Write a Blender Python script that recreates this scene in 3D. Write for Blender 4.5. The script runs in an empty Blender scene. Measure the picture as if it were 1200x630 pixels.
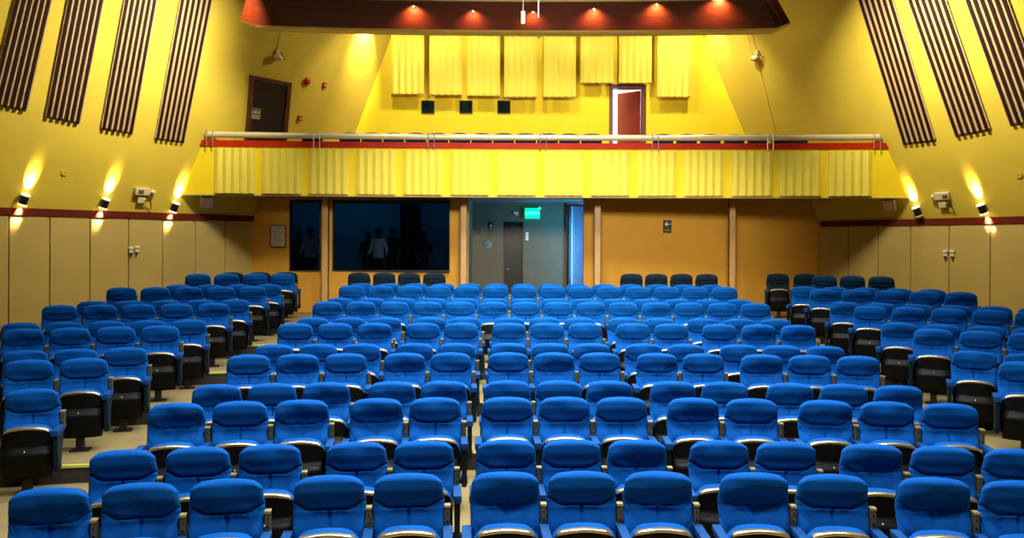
import bpy, bmesh, math, random
from mathutils import Vector, Matrix, noise

random.seed(7)
sc = bpy.context.scene
COL = sc.collection

# ------------------------------------------------------------------ camera
F = 928.0            # focal length in pixels of a 1200 px wide frame
ZC = 2.589           # camera height over the front seats' floor
ROLL = 0.0044
cam = bpy.data.cameras.new('camera')
cam.sensor_width = 36.0
cam.lens = F / 1200.0 * 36.0
cam.shift_x = -0.6 / 1200.0
cam.shift_y = -22.6 / 1200.0
cam.clip_start = 0.05
cam.clip_end = 200
cam_o = bpy.data.objects.new('camera', cam)
COL.objects.link(cam_o)
cam_o.matrix_world = Matrix.Translation((0, 0, ZC)) @ Matrix.Rotation(math.pi / 2, 4, 'X') @ Matrix.Rotation(ROLL, 4, 'Z')
sc.camera = cam_o

# ------------------------------------------------------------------ exposure, world, big lights
vs = sc.view_settings
sc.display_settings.display_device = 'sRGB'
vs.view_transform = 'Standard'
vs.look = 'None'
vs.gamma = 1
vs.use_curve_mapping = False
vs.exposure = 0.0

w = bpy.data.worlds.new('world')
sc.world = w
w.use_nodes = True
w.node_tree.nodes['Background'].inputs[0].default_value = (0.5, 0.6, 0.8, 1)
w.node_tree.nodes['Background'].inputs[1].default_value = 0.05


def area(name, loc, to, sx, sy, power, col=(1, 1, 1), spread=math.pi):
    l = bpy.data.lights.new(name, 'AREA')
    l.shape = 'RECTANGLE'
    l.size, l.size_y = sx, sy
    l.energy = power
    l.color = col
    l.spread = spread
    o = bpy.data.objects.new(name, l)
    COL.objects.link(o)
    o.location = loc
    o.rotation_euler = (Vector(to) - Vector(loc)).to_track_quat('-Z', 'Y').to_euler()
    return o


def spot(name, loc, to, power, angle, blend=0.6, col=(1, .8, .45), r=0.04):
    l = bpy.data.lights.new(name, 'SPOT')
    l.energy = power
    l.spot_size = math.radians(angle)
    l.spot_blend = blend
    l.color = col
    l.shadow_soft_size = r
    o = bpy.data.objects.new(name, l)
    COL.objects.link(o)
    o.location = loc
    o.rotation_euler = (Vector(to) - Vector(loc)).to_track_quat('-Z', 'Y').to_euler()
    return o


# house lights in the ceiling over the seats: straight down, strongest in the middle
for hx, kx in ((-3.4, .34), (0.4, 1.38), (3.8, .36)):
    for hd, pw in ((3.8, 170), (6.8, 250), (10.4, 260), (14.2, 200)):
        area('house_light', (hx, hd, ZC + 5.7), (hx, hd + .5, 0), 1.3, .9, pw * kx, (.95, .97, 1), 1.9)
# added unseen spots, cones narrowed to light the rear middle, sparing side walls
for hx in (-.4, 2.0):
    spot('stage_spot', (hx, 3.6, ZC + 4.9), (.7, 18.6, ZC - .1), 3600, 46, .7, (1, .92, .70), 1.1)
# unseen area lights put in to brighten the leaning side walls
for hx, kx in ((-5.0, 1), (6.4, .9)):
    area('wall_flood', (hx, 15.0, ZC + 4.98), (hx * 1.9 - .5, 16.2, ZC + 2.0), .8, .4, 215 * kx, (1, .94, .66), 2.3)
# spots behind the wooden beam washing the balcony's rear wall
for hx, pw in ((-3.0, 190), (-1.2, 210), (0.8, 170), (2.7, 160), (4.5, 340)):
    spot('wall_washer', (hx, 18.15, ZC + 5.95), (hx * .98, 20.2, ZC + 3.0), pw, 110, .6, (1, .92, .66), .025)

for sx_, tx_ in ((-.8, -5.0), (2.0, 7.2)):  # two extra spots without a real fixture, lifting the dim upper side walls
    spot('side_washer', (sx_, 18.0, ZC + 5.95), (tx_, 18.8, ZC + 3.0), 330, 80, 1.0, (1, .92, .62), .2)

# ------------------------------------------------------------------ pixel <-> world
def ray(u, v):
    a, b = u - 600.6, v - 292.4
    return (a + ROLL * b) / F, -(b - ROLL * a) / F


def P(u, v, D):
    x, z = ray(u, v)
    return Vector((x * D, D, ZC + z * D))


# side wall planes X = a + b*D + c*zcam  (both lean inwards above the red band)
PL = (-27.0, 1.08324, 0.37094, 0.73)
PR = (24.4, -0.852, -0.43, 0.675)


def wx(pl, D, zc):
    return pl[0] + pl[1] * D + pl[2] * zc


def on_wall(pl, u, v):
    x, z = ray(u, v)
    D = pl[0] / (x - pl[1] - pl[2] * z)
    return Vector((x * D, D, ZC + z * D))


def on_low(pl, u, v):      # the vertical wall below the band
    x, z = ray(u, v)
    D = (pl[0] + pl[2] * pl[3]) / (x - pl[1])
    return Vector((x * D, D, ZC + z * D))


def wall_normal(pl, lean=True):
    n = Vector((1, -pl[1], -pl[2] if lean else 0)).normalized()
    return n if pl is PL else -n


# ------------------------------------------------------------------ materials
def mat(name, col, rough=.6, metal=0, sheen=0, coat=0, noise_amt=.12, noise_scale=6, bump=0, bump_scale=60, spec=.5,
        emis=None, es=0, stretch=None, wrinkle=0):
    m = bpy.data.materials.new(name)
    m.use_nodes = True
    nt = m.node_tree
    b = nt.nodes['Principled BSDF']
    b.inputs['Roughness'].default_value = rough
    b.inputs['Metallic'].default_value = metal
    b.inputs['Specular IOR Level'].default_value = spec
    if sheen:
        b.inputs['Sheen Weight'].default_value = sheen
        b.inputs['Sheen Roughness'].default_value = .4
        b.inputs['Sheen Tint'].default_value = (.05, .45, 1, 1) if col[2] > col[0] else (1, 1, 1, 1)
    if coat:
        b.inputs['Coat Weight'].default_value = coat
        b.inputs['Coat Roughness'].default_value = .12
    tc = nt.nodes.new('ShaderNodeTexCoord')
    mp = nt.nodes.new('ShaderNodeMapping')
    nt.links.new(tc.outputs['Object'], mp.inputs['Vector'])
    if stretch:
        mp.inputs['Scale'].default_value = stretch
    n = nt.nodes.new('ShaderNodeTexNoise')
    n.inputs['Scale'].default_value = noise_scale
    n.inputs['Detail'].default_value = 4
    nt.links.new(mp.outputs[0], n.inputs['Vector'])
    r = nt.nodes.new('ShaderNodeValToRGB')
    r.color_ramp.elements[0].position = .3
    r.color_ramp.elements[1].position = .7
    r.color_ramp.elements[0].color = (*[c * (1 - noise_amt) for c in col], 1)
    r.color_ramp.elements[1].color = (*[min(1, c * (1 + noise_amt)) for c in col], 1)
    nt.links.new(n.outputs['Fac'], r.inputs['Fac'])
    nt.links.new(r.outputs['Color'], b.inputs['Base Color'])
    if bump:
        n2 = nt.nodes.new('ShaderNodeTexNoise')
        n2.inputs['Scale'].default_value = bump_scale
        n2.inputs['Detail'].default_value = 3
        nt.links.new(tc.outputs['Object'], n2.inputs['Vector'])
        bp = nt.nodes.new('ShaderNodeBump')
        bp.inputs['Strength'].default_value = bump
        bp.inputs['Distance'].default_value = .01
        nt.links.new(n2.outputs['Fac'], bp.inputs['Height'])
        nt.links.new(bp.outputs[0], b.inputs['Normal'])
    if emis:
        b.inputs['Emission Color'].default_value = (*emis, 1)
        b.inputs['Emission Strength'].default_value = es
    return m


M = {}
M['blue'] = mat('blue_upholstery', (.0001, .074, .31), .85, sheen=.12, noise_amt=.16, noise_scale=5, bump=.25, bump_scale=220, spec=.12)
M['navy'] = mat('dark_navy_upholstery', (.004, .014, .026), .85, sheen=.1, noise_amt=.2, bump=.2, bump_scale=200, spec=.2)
M['shell'] = mat('black_plastic_shell', (.0035, .003, .0025), .45, spec=.14, noise_amt=.15, noise_scale=10, bump=.08, bump_scale=120)
M['gold'] = mat('satin_brass_trim', (.62, .50, .30), .28, metal=.85, noise_amt=.18, noise_scale=14)
M['screw'] = mat('steel_screw', (.75, .75, .75), .25, metal=1, noise_amt=.02)
M['deep'] = mat('deep_teal_upholstery', (.002, .030, .075), .85, sheen=.1, noise_amt=.2, bump=.2, bump_scale=200, spec=.2)  # blue fabric with shade in its colour for right-block seats; also balcony seats
M['armblue'] = mat('blue_armrest', (.001, .048, .18), .65, spec=.2, noise_amt=.08, bump=.1, bump_scale=150)
M['armpanel'] = mat('dark_teal_arm_panel', (.002, .014, .028), .6, spec=.2, noise_amt=.15)
M['bracket'] = mat('beige_metal_bracket', (.16, .15, .09), .35, metal=.5, noise_amt=.25, noise_scale=25)
M['cap'] = mat('pale_bracket_cap', (.50, .42, .20), .3, metal=.5, noise_amt=.1)
M['iron'] = mat('black_iron_pedestal', (.012, .012, .013), .5, metal=.3, noise_amt=.15)
M['floor'] = mat('tan_carpet', (.21, .158, .062), .95, noise_amt=.12, noise_scale=3, bump=.4, bump_scale=180, spec=.1)
M['riser'] = mat('dark_step_riser', (.030, .024, .018), .8, noise_amt=.25, noise_scale=9)
M['nosing'] = mat('yellow_step_nosing', (.62, .62, .10), .4, noise_amt=.1)
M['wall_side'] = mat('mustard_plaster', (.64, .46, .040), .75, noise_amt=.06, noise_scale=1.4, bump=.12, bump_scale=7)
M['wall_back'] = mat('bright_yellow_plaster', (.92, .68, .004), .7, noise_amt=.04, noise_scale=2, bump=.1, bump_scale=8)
M['panel'] = mat('pale_yellow_pleated_panel', (.84, .70, .085), .6, noise_amt=.06, noise_scale=4, stretch=(6, 6, .4))
M['tanwall'] = mat('tan_wall_panelling', (.50, .35, .10), .5, noise_amt=.07, noise_scale=1.5, bump=.08, bump_scale=5)
M['orange'] = mat('ochre_painted_wall', (.64, .31, .022), .65, noise_amt=.06, noise_scale=2, bump=.08, bump_scale=10)
M['column'] = mat('light_wood_column', (.55, .33, .13), .4, noise_amt=.14, noise_scale=8, stretch=(8, 8, .5))
M['band'] = mat('dark_red_wood_band', (.12, .012, .004), .5, spec=.15, noise_amt=.2, noise_scale=6, stretch=(1, 1, 8))
M['redband'] = mat('red_parapet_trim', (.45, .022, .004), .5, spec=.12, noise_amt=.12, noise_scale=3)
M['beam'] = mat('dark_mahogany', (.10, .012, .003), .34, spec=.3, noise_amt=.22, noise_scale=5, stretch=(.6, 3, 3), coat=.5)
M['beamtrim'] = mat('cream_beam_trim', (.62, .45, .16), .5, noise_amt=.06)
M['slat'] = mat('dark_red_slat', (.020, .004, .003), .6, spec=.12, noise_amt=.25, noise_scale=6, stretch=(6, 6, 1))
M['slatback'] = mat('pale_wood_backing', (.46, .31, .15), .6, noise_amt=.12, noise_scale=6)
M['soffit'] = mat('grey_soffit', (.20, .165, .125), .7, noise_amt=.05)
M['ceiling'] = mat('brown_ceiling', (.14, .10, .05), .8, noise_amt=.04)
M['rail'] = mat('cream_enamel_rail', (.80, .70, .48), .25, metal=.3, noise_amt=.06)
M['post'] = mat('steel_rail_post', (.55, .50, .45), .3, metal=.8, noise_amt=.05)
M['reddoor'] = mat('red_brown_door', (.26, .022, .010), .4, noise_amt=.15, noise_scale=4, stretch=(4, 4, .6))
M['redframe'] = mat('dark_red_door_frame', (.14, .014, .008), .4, noise_amt=.12)
M['darkdoor'] = mat('dark_brown_door', (.016, .010, .008), .35, noise_amt=.2, noise_scale=5)
M['doorframe'] = mat('brown_door_frame', (.10, .022, .010), .4, noise_amt=.15)
M['white'] = mat('white_enamel', (.80, .78, .72), .35, noise_amt=.04)
M['cream'] = mat('cream_plastic', (.72, .60, .38), .4, noise_amt=.05)
M['black'] = mat('matt_black', (.008, .009, .009), .5, noise_amt=.1)
M['sconce'] = mat('bronze_sconce_body', (.035, .018, .012), .35, metal=.6, noise_amt=.15)
M['lamp'] = mat('lit_lamp_ring', (1, .95, .8), .4, noise_amt=0, emis=(1, .86, .5), es=9)
M['downlens'] = mat('warm_lens', (1, .8, .6), .4, noise_amt=0, emis=(1, .55, .3), es=1.6)
M['rimglow'] = mat('glowing_frosted_rim', (.9, .85, .7), .4, noise_amt=0, emis=(1, .85, .55), es=1.2)
M['red'] = mat('alarm_red', (.55, .01, .006), .25, noise_amt=.06)
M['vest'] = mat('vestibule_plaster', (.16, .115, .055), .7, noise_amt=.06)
M['bluedoor'] = mat('pale_panel_door', (.15, .16, .20), .4, noise_amt=.06)
M['booth'] = mat('booth_wall', (.05, .20, .28), .8, noise_amt=.1)
M['curtain'] = mat('black_curtain', (.006, .006, .008), .9, noise_amt=.2)
M['signgreen'] = mat('lit_green_sign', (.0, .5, .3), .4, noise_amt=.0, emis=(.0, .9, .42), es=.9)
M['signwhite'] = mat('lit_white_lettering', (.7, 1, .9), .4, noise_amt=.0, emis=(.15, 1, .8), es=1.3)
M['signplate'] = mat('black_sign_plate', (.012, .014, .008), .35, noise_amt=.05)
M['signink'] = mat('pale_sign_ink', (.62, .60, .50), .4, noise_amt=.03)
M['olive'] = mat('olive_sign_plate', (.10, .10, .035), .4, noise_amt=.1)
M['paper'] = mat('paper_print', (.50, .43, .36), .6, noise_amt=.12, noise_scale=20)
M['frame'] = mat('dark_gold_frame', (.06, .035, .008), .4, noise_amt=.1)
M['skin'] = mat('skin', (.20, .11, .07), .6, noise_amt=.05)
M['darkcloth'] = mat('dark_clothing', (.02, .02, .03), .8, noise_amt=.1)
M['whitecloth'] = mat('white_shirt', (.8, .8, .9), .8, noise_amt=.05)
M['hair'] = mat('black_hair', (.006, .005, .005), .6, noise_amt=.2)
M['tag'] = mat('yellow_tag', (.62, .42, .10), .5, noise_amt=.1, noise_scale=30)
M['daylit'] = mat('white_passage_wall', (.85, .87, .92), .7, noise_amt=.02)

g = bpy.data.materials.new('dark_booth_glass')
g.use_nodes = True
nt = g.node_tree
for n_ in list(nt.nodes):
    nt.nodes.remove(n_)
out = nt.nodes.new('ShaderNodeOutputMaterial')
mx = nt.nodes.new('ShaderNodeMixShader')
tr = nt.nodes.new('ShaderNodeBsdfTransparent')
tr.inputs[0].default_value = (.42, .50, .58, 1)
gl = nt.nodes.new('ShaderNodeBsdfGlossy')
gl.inputs['Roughness'].default_value = .03
gl.inputs[0].default_value = (.7, .8, 1, 1)
fr = nt.nodes.new('ShaderNodeFresnel')
fr.inputs[0].default_value = 1.45
nt.links.new(fr.outputs[0], mx.inputs[0])
nt.links.new(tr.outputs[0], mx.inputs[1])
nt.links.new(gl.outputs[0], mx.inputs[2])
nt.links.new(mx.outputs[0], out.inputs[0])
M['glass'] = g


# ------------------------------------------------------------------ mesh helpers
def box_bm(bm, lo, hi, mi=0, mtx=None, bevel=0):
    r = bmesh.ops.create_cube(bm, size=1)
    vs_ = r['verts']
    c = [(lo[i] + hi[i]) / 2 for i in range(3)]
    s = [hi[i] - lo[i] for i in range(3)]
    for v in vs_:
        v.co = Vector((c[0] + v.co.x * s[0], c[1] + v.co.y * s[1], c[2] + v.co.z * s[2]))
    fs = set(f for v in vs_ for f in v.link_faces)
    for f in fs:
        f.material_index = mi
    if bevel:
        es = set(e for v in vs_ for e in v.link_edges)
        rr = bmesh.ops.bevel(bm, geom=list(es), offset=bevel, segments=2, affect='EDGES', profile=.7)
        vs_ = list(set(v for f in rr['faces'] for v in f.verts) | set(v for v in vs_ if v.is_valid))
        for f in rr['faces']:
            f.material_index = mi
    if mtx is not None:
        for v in vs_:
            v.co = mtx @ v.co
    return vs_


def prism(bm, pts, off, mi=0):
    """closed solid from a polygon (list of Vectors) extruded by vector off"""
    a = [bm.verts.new(p) for p in pts]
    b = [bm.verts.new(Vector(p) + Vector(off)) for p in pts]
    n = len(pts)
    fs = [bm.faces.new(a), bm.faces.new(list(reversed(b)))]
    for i in range(n):
        fs.append(bm.faces.new((a[i], b[i], b[(i + 1) % n], a[(i + 1) % n])))
    for f in fs:
        f.material_index = mi
    return fs


def cyl(bm, p0, p1, r, seg=12, r2=None, mi=0, cap=True):
    p0, p1 = Vector(p0), Vector(p1)
    d = p1 - p0
    q = d.to_track_quat('Z', 'Y').to_matrix().to_4x4()
    r_ = bmesh.ops.create_cone(bm, cap_ends=cap, segments=seg, radius1=r, radius2=r if r2 is None else r2, depth=d.length,
                               matrix=Matrix.Translation((p0 + p1) / 2) @ q)
    for f in set(f for v in r_['verts'] for f in v.link_faces):
        f.material_index = mi
    return r_['verts']


def tube(bm, pts, r, seg=8, mi=0):
    for a, b in zip(pts[:-1], pts[1:]):
        cyl(bm, a, b, r, seg, mi=mi)


def sphere(bm, c, r, mi=0, sx=1, sy=1, sz=1, u=14, v=9):
    r_ = bmesh.ops.create_uvsphere(bm, u_segments=u, v_segments=v, radius=r,
                                   matrix=Matrix.Translation(c) @ Matrix.Diagonal((sx, sy, sz, 1)))
    for f in set(f for q in r_['verts'] for f in q.link_faces):
        f.material_index = mi


def to_mesh(bm, name, mats, smooth=False, angle=None):
    bmesh.ops.recalc_face_normals(bm, faces=bm.faces)
    me = bpy.data.meshes.new(name)
    bm.to_mesh(me)
    bm.free()
    for m in (mats if isinstance(mats, (list, tuple)) else [mats]):
        me.materials.append(m)
    if smooth:
        for p in me.polygons:
            p.use_smooth = True
        if angle:
            me.set_sharp_from_angle(angle=math.radians(angle))
    return me


def obj(name, me, parent=None, loc=None):
    o = bpy.data.objects.new(name, me)
    COL.objects.link(o)
    if parent:
        o.parent = parent
    if loc is not None:
        o.location = loc
    return o


def mk(name, bm, mats, parent=None, smooth=False, angle=40):
    return obj(name, to_mesh(bm, name, mats, smooth, angle), parent)


def tag(o, label, cat, group=None):
    o['label'] = label
    o['category'] = cat
    if group:
        o['group'] = group
    return o


def thing(name, label, cat, loc=(0, 0, 0), rz=0, group=None):
    o = bpy.data.objects.new(name, None)
    o.empty_display_size = .1
    COL.objects.link(o)
    o.location = loc
    o.rotation_euler = (0, 0, rz)
    return tag(o, label, cat, group)


def struct(o):
    o['kind'] = 'structure'
    return o


# ------------------------------------------------------------------ rows of the auditorium
LEV = [0, 0, 1, 1, 2, 2, 3, 3, 4, 4, 5, 5, 6, 6]
ST = 0.1792


def rowD(X, r):
    Dc = 5.723 + .9552 * (r - 1)
    k = max(.0576 - .0045 * (r - 1), .003)
    cen = lambda x: Dc - k / 2 * (x - .896) ** 2
    lf = lambda x: Dc - .65 - .30 * (-4.8 - x)
    rt = lambda x: Dc - .62 - .50 * (x - 5.75)
    if X < -4.8:
        return lf(X)
    if X > 5.75:
        return rt(X)
    if X < -3.4:
        t = (X + 3.4) / -1.4
        return cen(-3.4) * (1 - t) + lf(-4.8) * t
    if X > 4.5:
        t = (X - 4.5) / 1.25
        return cen(4.5) * (1 - t) + rt(5.75) * t
    return cen(X)


def floor_z(r):
    return LEV[r - 1] * ST


# ------------------------------------------------------------------ structure: floor
BACK_L, BACK_R = 18.9, 19.45      # depth of the rear wall at its left and right ends


def backD(X):
    t = (X + 6.2) / (7.7 + 6.2)
    return BACK_L + (BACK_R - BACK_L) * t


XS = [-13 + .4 * i for i in range(68)]
bm = bmesh.new()
curves = [[(x, -7.0) for x in XS]]
for k in range(1, 7):
    curves.append([(x, rowD(x, 2 * k) + .12) for x in XS])
curves.append([(x, 24.0) for x in XS])
for k in range(7):
    z = k * ST
    a = [bm.verts.new((x, d, z)) for x, d in curves[k]]
    b = [bm.verts.new((x, d, z)) for x, d in curves[k + 1]]
    for i in range(len(XS) - 1):
        bm.faces.new((a[i], a[i + 1], b[i + 1], b[i]))
    if k < 6:
        c = [bm.verts.new((x, d, z + ST)) for x, d in curves[k + 1]]
        for i in range(len(XS) - 1):
            f = bm.faces.new((b[i], b[i + 1], c[i + 1], c[i]))
            f.material_index = 1
# underside so the floor is a solid slab
lo = [[bm.verts.new((x, d, -.3)) for x, d in c] for c in (curves[0], curves[-1])]
for i in range(len(XS) - 1):
    bm.faces.new((lo[0][i], lo[1][i], lo[1][i + 1], lo[0][i + 1]))
me = to_mesh(bm, 'floor', [M['floor'], M['riser']])
struct(obj('floor', me))

for k in range(1, 7):
    for s, (x0, x1) in enumerate(((-4.6, -3.45), (4.5, 5.45))):
        bm = bmesh.new()
        n = 4
        pts = []
        for i in range(n):
            xa, xb = x0 + (x1 - x0) * i / n, x0 + (x1 - x0) * (i + 1) / n
            z = k * ST
            da, db = rowD(xa, 2 * k) + .11, rowD(xb, 2 * k) + .11
            prism(bm, [Vector((xa, da, z - .02)), Vector((xb, db, z - .02)), Vector((xb, db, z + .008)), Vector((xa, da, z + .008))], (0, .03, 0))
        bmesh.ops.remove_doubles(bm, verts=bm.verts, dist=.0005)
        o = mk('trim_%d' % (k * 2 + s), bm, M['nosing'])
        struct(o)

# ------------------------------------------------------------------ structure: side walls
ZTOP = 6.2


def base_path(pl, side):
    """(X, D) of the wall at band height from the stage to the rear"""
    D0 = 14.2
    X0 = wx(pl, D0, pl[3])
    return [(X0, -7.0), (X0, D0), (wx(pl, 21.2, pl[3]), 21.2)]


for side, pl in (('left', PL), ('right', PR)):
    path = base_path(pl, side)
    sg = -1 if side == 'left' else 1
    bm = bmesh.new()
    def row(zc_, dend):
        p_ = path[:2] + [(wx(pl, dend, pl[3]), dend)]
        dx = pl[2] * max(0, zc_ - pl[3])
        return [Vector((x + dx, d, ZC + zc_)) for x, d in p_]

    def skin(a, b, mi):
        t = .25 * sg
        av = [bm.verts.new(p) for p in a]
        bv = [bm.verts.new(p) for p in b]
        ao = [bm.verts.new(p + Vector((t, .0, 0))) for p in a]
        bo = [bm.verts.new(p + Vector((t, .0, 0))) for p in b]
        n_ = len(a)
        for i in range(n_ - 1):
            for q in ((av[i], av[i + 1], bv[i + 1], bv[i]), (ao[i], bo[i], bo[i + 1], ao[i + 1]),
                      (av[i], ao[i], ao[i + 1], av[i + 1]), (bv[i], bv[i + 1], bo[i + 1], bo[i])):
                bm.faces.new(q).material_index = mi
        for i in (0, n_ - 1):
            bm.faces.new((av[i], bv[i], bo[i], ao[i])).material_index = mi
    dl_ = 19.0 if side == 'left' else 19.5
    skin(row(-ZC - .2, dl_), row(pl[3], dl_), 1)
    skin(row(pl[3], dl_), row(1.35, dl_), 0)
    skin(row(1.35, 20.4), row(ZTOP, 20.4), 0)
    me = to_mesh(bm, 'wall_' + side, [M['wall_side'], M['tanwall']])
    struct(obj('wall_' + side, me))

# tan wall panels under the band (each panel slightly cushioned, real gap between)
SEAMS_L = [-90, -38, 10, 58, 105, 150, 190, 228, 263, 296]
SEAMS_R = [1290, 1249, 1207, 1161, 1113, 1068, 1030, 995, 962]
cnt = 1
for side, pl, seams in (('left', PL, SEAMS_L), ('right', PR, SEAMS_R)):
    nrm = wall_normal(pl, False)
    par = None
    bm = bmesh.new()
    for ua, ub in zip(seams[:-1], seams[1:]):
        pa, pb = on_low(pl, ua, 300), on_low(pl, ub, 300)
        d = (pb - pa).normalized()
        pa, pb = pa + d * .012, pb - d * .012
        z0, z1 = .0, ZC + pl[3] - .02
        q = [Vector((pa.x, pa.y, z0)), Vector((pb.x, pb.y, z0)), Vector((pb.x, pb.y, z1)), Vector((pa.x, pa.y, z1))]
        prism(bm, q, nrm * .03)
    o = mk('baseboard_' + side, bm, M['tanwall'])
    o.name = 'wall_panelling_' + side
    struct(o)

# red-brown band along the wall
for side, pl, ua, ub in (('left', PL, -120, 300), ('right', PR, 1320, 962)):
    nrm = wall_normal(pl, False)
    bm = bmesh.new()
    pa, pb = on_low(pl, ua, 300), on_low(pl, ub, 300)
    z0, z1 = ZC + pl[3] - .09, ZC + pl[3] + .05
    q = [Vector((pa.x, pa.y, z0)), Vector((pb.x, pb.y, z0)), Vector((pb.x, pb.y, z1)), Vector((pa.x, pa.y, z1))]
    prism(bm, [p - nrm * .02 for p in q], nrm * .075)
    o = mk('trim_band_' + side, bm, M['band'])
    struct(o)

# ceiling and stage end of the hall
bm = bmesh.new()
box_bm(bm, (-13, -7, ZC + ZTOP), (14, 21.5, ZC + ZTOP + .2))
struct(mk('ceiling', bm, M['ceiling']))
bm = bmesh.new()
box_bm(bm, (-13, -7.2, -.3), (14, -7, ZC + ZTOP))
struct(mk('wall_stage', bm, mat('stage_backdrop', (.03, .05, .07), .9)))

# ------------------------------------------------------------------ rear wall below the balcony
SOF = 1.24   # soffit height over camera


def wall_seg(name, ua, ub, z0, z1, mt, thick=.15, off=0, kind=True):
    """a piece of the rear wall between two picture columns"""
    bm = bmesh.new()
    def xd(u):
        x, _ = ray(u, 280)
        # intersect with rear wall line D = BACK_L + s*(X+6.2)
        s = (BACK_R - BACK_L) / 13.9
        D = (BACK_L + s * 6.2) / (1 - s * x)
        return x * D, D + off
    (xa, da), (xb, db) = xd(ua), xd(ub)
    q = [Vector((xa, da, z0)), Vector((xb, db, z0)), Vector((xb, db, z1)), Vector((xa, da, z1))]
    prism(bm, q, (0, thick, 0))
    o = mk(name, bm, mt)
    if kind:
        struct(o)
    return o


ZF = 6 * ST
ZS = ZC + SOF + .02
wall_seg('wall_back', 286, 340, ZF, ZS, M['orange'])
wall_seg('wall_back', 340, 527, ZF, ZC - .535, M['orange'])
wall_seg('wall_back', 527, 549, ZF, ZS, M['orange'])
wall_seg('wall_back', 340, 527, ZC + 1.17, ZS, M['orange'])
wall_seg('wall_back', 684, 990, ZF, ZS, M['orange'])
wall_seg('wall_back', 376, 390, ZC - .535, ZC + 1.17, M['orange'])

# windows of the dark booth
for i, (ua, ub) in enumerate(((340, 376), (390, 527))):
    o = wall_seg('window_%d' % (i + 1), ua, ub, ZC - .535, ZC + 1.17, M['glass'], thick=.012, off=.03)
    # slim dark frame
    bm = bmesh.new()
    for uu0, uu1, za, zb in ((ua, ua + 1.2, -.535, 1.17), (ub - 1.2, ub, -.535, 1.17), (ua, ub, -.535, -.505), (ua, ub, 1.10, 1.17)):
        pa, pb = P(uu0, 280, 19.0), P(uu1, 280, 19.0)
        box_bm(bm, (pa.x, backD(pa.x) - .01, ZC + za), (pb.x, backD(pb.x) + .05, ZC + zb))
    f = mk('window_frame', bm, M['black'], o)

# booth behind the glass
bm = bmesh.new()
box_bm(bm, (-6.6, 22.6, 0), (-1.05, 22.75, ZC + 1.6))
struct(mk('wall_booth', bm, M['booth']))
bm = bmesh.new()
box_bm(bm, (-6.6, 19.2, ZC + 1.35), (-1.05, 22.7, ZC + 1.5))
struct(mk('ceiling_booth', bm, M['black']))
bm = bmesh.new()
box_bm(bm, (-6.6, 19.2, ZF), (-1.05, 22.6, ZF + .34))
struct(mk('floor_booth', bm, M['black']))
bm = bmesh.new()
box_bm(bm, (-1.28, 19.15, ZF), (-1.13, 22.6, ZC + 1.4))
box_bm(bm, (-6.75, 19.15, ZF), (-6.6, 22.6, ZC + 1.4))
struct(mk('wall_booth_side', bm, M['booth']))
area('booth_light', (-3.8, 21.6, ZC + 1.3), (-3.8, 22.6, ZC + .5), 4.6, .3, 13, (.12, .72, 1))
area('booth_light', (-3.8, 19.6, ZC + 1.3), (-3.8, 21.4, ZC - .2), 4.6, .3, 1.0, (.5, .6, 1))

# pleated curtain in the booth
bm = bmesh.new()
x0, x1 = P(469, 280, 22.0).x, P(493, 280, 22.0).x
n = 40
fr_, bk = [], []
for i in range(n + 1):
    x = x0 + (x1 - x0) * i / n
    y = 22.0 + .05 * math.sin(i * 1.9)
    fr_.append((x, y))
for i in range(n):
    (xa, ya), (xb, yb) = fr_[i], fr_[i + 1]
    prism(bm, [Vector((xa, ya, ZF + .36)), Vector((xb, yb, ZF + .36)), Vector((xb, yb, ZC + 1.33)), Vector((xa, ya, ZC + 1.33))], (0, .02, 0))
bmesh.ops.remove_doubles(bm, verts=bm.verts, dist=.0005)
tag(mk('curtain', bm, M['curtain']), 'black pleated curtain hanging behind the dark booth window', 'curtain')

# columns
for u, lab in ((381.5, 'slim pale wood column between the two dark booth windows'),
               (543.5, 'slim pale wood column left of the vestibule opening'),
               (700, 'slim pale wood column right of the vestibule opening'),
               (857.5, 'slim pale wood column between the two plain ochre wall sections on the right')):
    p = P(u, 280, 18.75)
    t = thing('wood_column', lab, 'column', (p.x, 18.72, ZF), 0, 'slim wood columns under the balcony')
    bm = bmesh.new()
    box_bm(bm, (-.068, -.05, 0), (.068, .05, ZC + SOF - ZF - .02), bevel=.012)
    mk('shaft', bm, M['column'], t)
    for sx in (-1, 1):
        bm = bmesh.new()
        box_bm(bm, (sx * .068 - .012, -.035, 0), (sx * .068 + .012, .05, ZC + SOF - ZF - .02))
        mk('edge_strip', bm, M['doorframe'], t)

# ------------------------------------------------------------------ vestibule behind the opening
VB = 20.9
bm = bmesh.new()
xl, xr = P(549, 280, 19.1).x, P(684, 280, 19.1).x
box_bm(bm, (xl - .12, 19.25, ZF), (xl, VB, ZS))
struct(mk('wall_vestibule_left', bm, M['vest']))
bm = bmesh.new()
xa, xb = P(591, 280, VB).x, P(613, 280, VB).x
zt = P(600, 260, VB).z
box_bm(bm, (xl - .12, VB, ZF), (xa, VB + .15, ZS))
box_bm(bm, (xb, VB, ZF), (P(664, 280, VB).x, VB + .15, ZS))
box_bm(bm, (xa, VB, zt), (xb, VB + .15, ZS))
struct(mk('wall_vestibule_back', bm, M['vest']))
bm = bmesh.new()
box_bm(bm, (xl - .12, 19.15, ZS - .02), (xr + 2.2, 24, ZS + .1))
struct(mk('ceiling_vestibule', bm, M['soffit']))
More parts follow.
